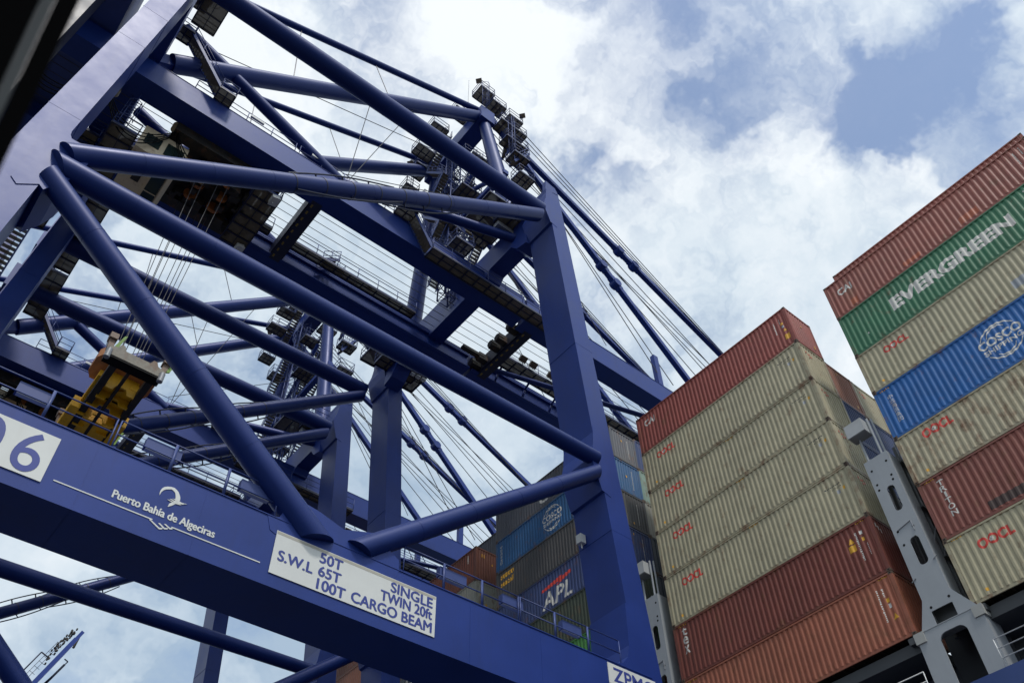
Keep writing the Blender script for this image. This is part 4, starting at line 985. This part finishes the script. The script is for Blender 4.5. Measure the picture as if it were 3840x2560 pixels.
def lashing_bridge(yc, full=True):
    """grey post between two bays with its base block, floors and rods behind it"""
    yl, yr = yc+.64, yc-.60
    outer = [(yr, 26.6), (yl, 26.6), (yl, 19.3), (yl+.52, 18.12), (yr-.75, 18.12), (yr, 19.3)]
    holes = [rrect(yc-.26, yc+.12, 23.5, 24.85, .18), rrect(yc-.32, yc+.10, 20.7, 22.05, .18), rrect(yc-.48, yc+.46, 18.13, 18.75, .05)]
    pl = holed_plate('lashing_bridge_post', outer, holes, XS-.04, XS+.0, GREY, ship)
    MB().box(XS+.001, XS+.9, yl-.05, yl, 18.2, 26.58).box(XS+.001, XS+.9, yr, yr+.05, 18.2, 26.58).box(XS+.001, XS+.9, yr+.05, yl-.05, 26.5, 26.59).build('post_flange', GREY, ship)
    bb = holed_plate('lashing_bridge_base', [(yc-1.42, 18.1), (yc+1.42, 18.1), (yc+1.42, 14.95), (yc-1.42, 14.95)], [rrect(yc-.62, yc+.55, 15.0, 17.75, .32)], XS-.10, XS-.02, GREY, ship)
    MB().box(XS-.12, XS+1.0, yc-1.44, yc+1.44, 18.1, 18.13).box(XS-.02, XS+1.0, yc+1.36, yc+1.42, 15, 18.1).box(XS-.02, XS+1.0, yc-1.42, yc-1.36, 15, 18.1).build('base_flange', GREY, ship)
    MB().box(XS-.16, XS+.3, yc+1.06, yc+1.5, 17.7, 18.14).box(XS-.16, XS+.3, yc-1.5, yc-1.06, 17.7, 18.14).build('container_seat', mat('pale_grey_paint', (.36, .36, .34), rough=.6), ship)
    hm = MB()
    for (y, z) in ((.42, 26.0), (-.4, 26.1), (.44, 25.2), (-.36, 25.3), (.45, 24.9), (-.34, 25.05), (.42, 22.6), (-.3, 22.5), (.4, 21.9), (-.2, 22.0), (.4, 18.9), (-.45, 19.0)): hm.tube((XS-.046, yc+y, z), (XS-.041, yc+y, z), .06, 10)
    hm.build('lashing_hole', HOLE_SHADE, ship)  # flat black discs on the post, painting the shade of lashing holes
    tm = MB().path([(XS-.06, yc+.42, 22.65), (XS-.06, yc-.30, 22.8), (XS-.06, yc-.30, 22.3)], .025, 6).path([(XS-.06, yc+.5, 20.3), (XS-.06, yc+.72, 20.2)], .022, 6).path([(XS-.06, yc-.5, 20.7), (XS-.06, yc-.72, 20.8)], .022, 6)
    tm.build('handhold', STEEL, ship)
    fl = MB()
    for z in (18.6, 21.2, 23.8, 26.4): fl.box(XS+.95, 72, yc-.7, yc+.7, z, z+.08)
    fl.box(XS+.5, XS+.56, yc-.6, yc+.6, 18.14, 19.2)
    for i in range(12):
        x = XS+1.3+i*2.5; fl.box(x, x+.2, yc-.55, yc-.4, 18.1, 27.6).box(x, x+.2, yc+.4, yc+.55, 18.1, 27.6)
    fl.build('lashing_bridge_floor', mat('dark_bridge_paint', (.10, .105, .11), rough=.6), ship)
    MB().box(XS+3.2, XS+3.3, yc-1.22, yc+1.22, 14.95, 24.5).box(XS+2.0, XS+2.1, yc-1.22, yc+1.22, 14.95, 19.5).build('lashing_bridge_bulkhead', mat('bulkhead_paint', (.05, .055, .06), rough=.7), ship)  # dark panels added behind the openings, colour standing in for interior shade
    rm = MB(); railing(rm, (XS+1.0, yc-.68, 26.48), (XS+7, yc-.68, 26.48), 1.0); railing(rm, (XS+1.0, yc+.68, 26.48), (XS+7, yc+.68, 26.48), 1.0)
    rm.build('railing', STEEL, ship, 40)
    rr = MB()
    for i in range(5):
        x = XS+.4+i*.8
        rr.tube((x, yc-.5, 21.3), (x+1.4, yc-1.2, 24.5), .022, 5).tube((x, yc+.5, 23.9), (x+1.5, yc+1.2, 27.2), .022, 5).tube((x+1.6, yc-.4, 23.9), (x, yc-1.2, 27.2), .022, 5)
    rr.build('lashing_rod', STEEL, ship)
    MB().tube((XS+.12, yc+.42, 26.6), (XS+.12, yc+.42, 28.7), .055, 8).tube((XS+.12, yc-.30, 26.6), (XS+.12, yc-.30, 28.9), .055, 8).tube((XS+.3, yc-.42, 26.6), (XS+.3, yc-.42, 28.9), .05, 8).build('lamp_post', GREY, ship)
    MB().box(XS-.35, XS+.35, yc-.2, yc+.75, 28.05, 28.8).build('lamp_box', mat('lamp_box_grey', (.42, .43, .43), rough=.5), ship)
    MB().box(XS-.3, XS+.3, yc-.15, yc+.7, 28.02, 28.05).build('lamp_glass', STEEL, ship)
lashing_bridge(12.62); lashing_bridge(27.38); lashing_bridge(41.95)
wr = MB()
for y0, y1 in ((-80, 11.15), (14.1, 25.9), (28.9, 40.4)):
    railing(wr, (32.45, y0, 15.36), (32.45, y1, 15.36), 1.1, 1.5, .022, toe=False, rails=(1, .66, .33))
railing(wr, (34.2, 11.2, 14.92), (34.2, 14.0, 14.92), 1.1, 1.5, .022, toe=False, rails=(1, .55))
wr.build('deck_railing', mat('white_railing_paint', (.62, .63, .63), rough=.5), ship, 40)
mm = MB()
for y in (12.3, 12.75): mm.box(35.2, 35.5, y, y+.2, 16.0, 16.4)
mm.path([(34.9, 12.0, 14.9), (34.9, 12.0, 16.6), (34.9, 12.7, 16.9)], .04, 8)
mm.build('deck_fitting', mat('yellow_pipe_paint', (.4, .25, .03), rough=.5), ship)
MB().box(34.4, 34.7, 14.0, 14.35, 14.9, 15.6).build('fire_box', RED, ship)

# ------------------------------------------------------------------ crane far down the quay with its boom raised
fc = thing('distant_crane', 'far blue crane with its boom raised steeply into the sky, low at the left', 'crane', (10, 207, -2.4))
a, b = V((16, 207, 48)), V((40.2, 207, 107.5)); d = (b-a).normalized(); nrm_ = V((-d.z, 0, d.x))
for yy in (205.0, 209.0):
    MB().beam(a+V((0, yy-207, 0)), b+V((0, yy-207, 0)), 1.0, 4.0, (0, 1, 0)).beam(b+V((0, yy-207, 0)), b+d*3.2+V((0, yy-207, 0)), .8, .9, (0, 1, 0)).build('boom', BLUE, fc)
em = MB().beam(b-nrm_*.9+d*.2, b+d*3.4, .6, .5)
random.seed(11)
for i in range(46):
    t = random.uniform(-.32, 3.6); c0 = (b-d*6).lerp(b+d*3.5, random.random())+nrm_*random.uniform(1.2, 2.3)+V((0, random.uniform(-2, 2), 0)); em.box(c0.x-.12, c0.x+.2, c0.y-.3, c0.y+.3, c0.z-.12, c0.z+.25)
em.build('boom_tip_gear', DARK, fc)
rm = MB()
for k in (1.6, 2.4):
    rm.tube(a+d*30+nrm_*(k+.2), b-d*1+nrm_*(k+.2), .06, 5)
for i in range(24):
    c0 = (a+d*30).lerp(b-d*1, i/23); rm.tube(c0+nrm_*1.2, c0+nrm_*2.7, .05, 5)
rm.path([b-d*11+nrm_*3.6, b-d*5+nrm_*3.6, b-d*5+nrm_*1.2], .16, 6).path([b-d*12-nrm_*1.5, b-d*3-nrm_*2.2, b-d*3-nrm_*1.2], .14, 6)
rm.beam(b-d*10-nrm_*1.9, b-d*4-nrm_*2.1, .3, .5)
rm.build('railing', DARKB, fc, 40)
lm = MB()
for y in (197.0, 217.0): lm.box(14.4, 16.2, y-1, y+1, -2.4, 50).box(-8, -6.2, y-1, y+1, -2.4, 50).box(-8, 16, y-.9, y+.9, 12, 14.4).box(-8, 16, y-.9, y+.9, 46, 48)
lm.build('leg_frame', BLUE, fc)
MB().box(-30, 16, 204.5, 209.5, 47, 49).build('bridge_girder', BLUE, fc)

# ------------------------------------------------------------------ window pillar of the vehicle the photo is taken from
wp = thing('vehicle_window_pillar', 'black out of focus vehicle window pillar with pale trim at the top left corner', 'window pillar', (-.08, .28, .40))
p1, p2 = V((-.059, .238, .436)), V((-.049, .329, .374)); d = (p2-p1).normalized(); view = (p1+p2).normalized(); lft = view.cross(d).normalized()
if lft.dot(rx) > 0: lft = -lft
A, B = p1-d*.45, p2+d*.40
def bar(off0, off1, dep0, dep1, name, m):
    vs = []
    for e in (A, B):
        for (o_, q_) in ((off0, dep0), (off1, dep0), (off1, dep1), (off0, dep1)): vs.append(e+lft*o_+view*q_)
    MB().add(vs, [(0,1,2,3),(7,6,5,4),(0,4,5,1),(1,5,6,2),(2,6,7,3),(3,7,4,0)]).build(name, m, wp)
bar(.015, .24, 0, .02, 'pillar', BLACK)
bar(.0, .009, .002, .02, 'rubber_seal', BLACK)
bar(.0095, .0145, .004, .012, 'trim', mat('worn_aluminium_trim', (.42, .46, .48), rough=.4))  # pale strip painted in as the glossy reflection along the pillar edge
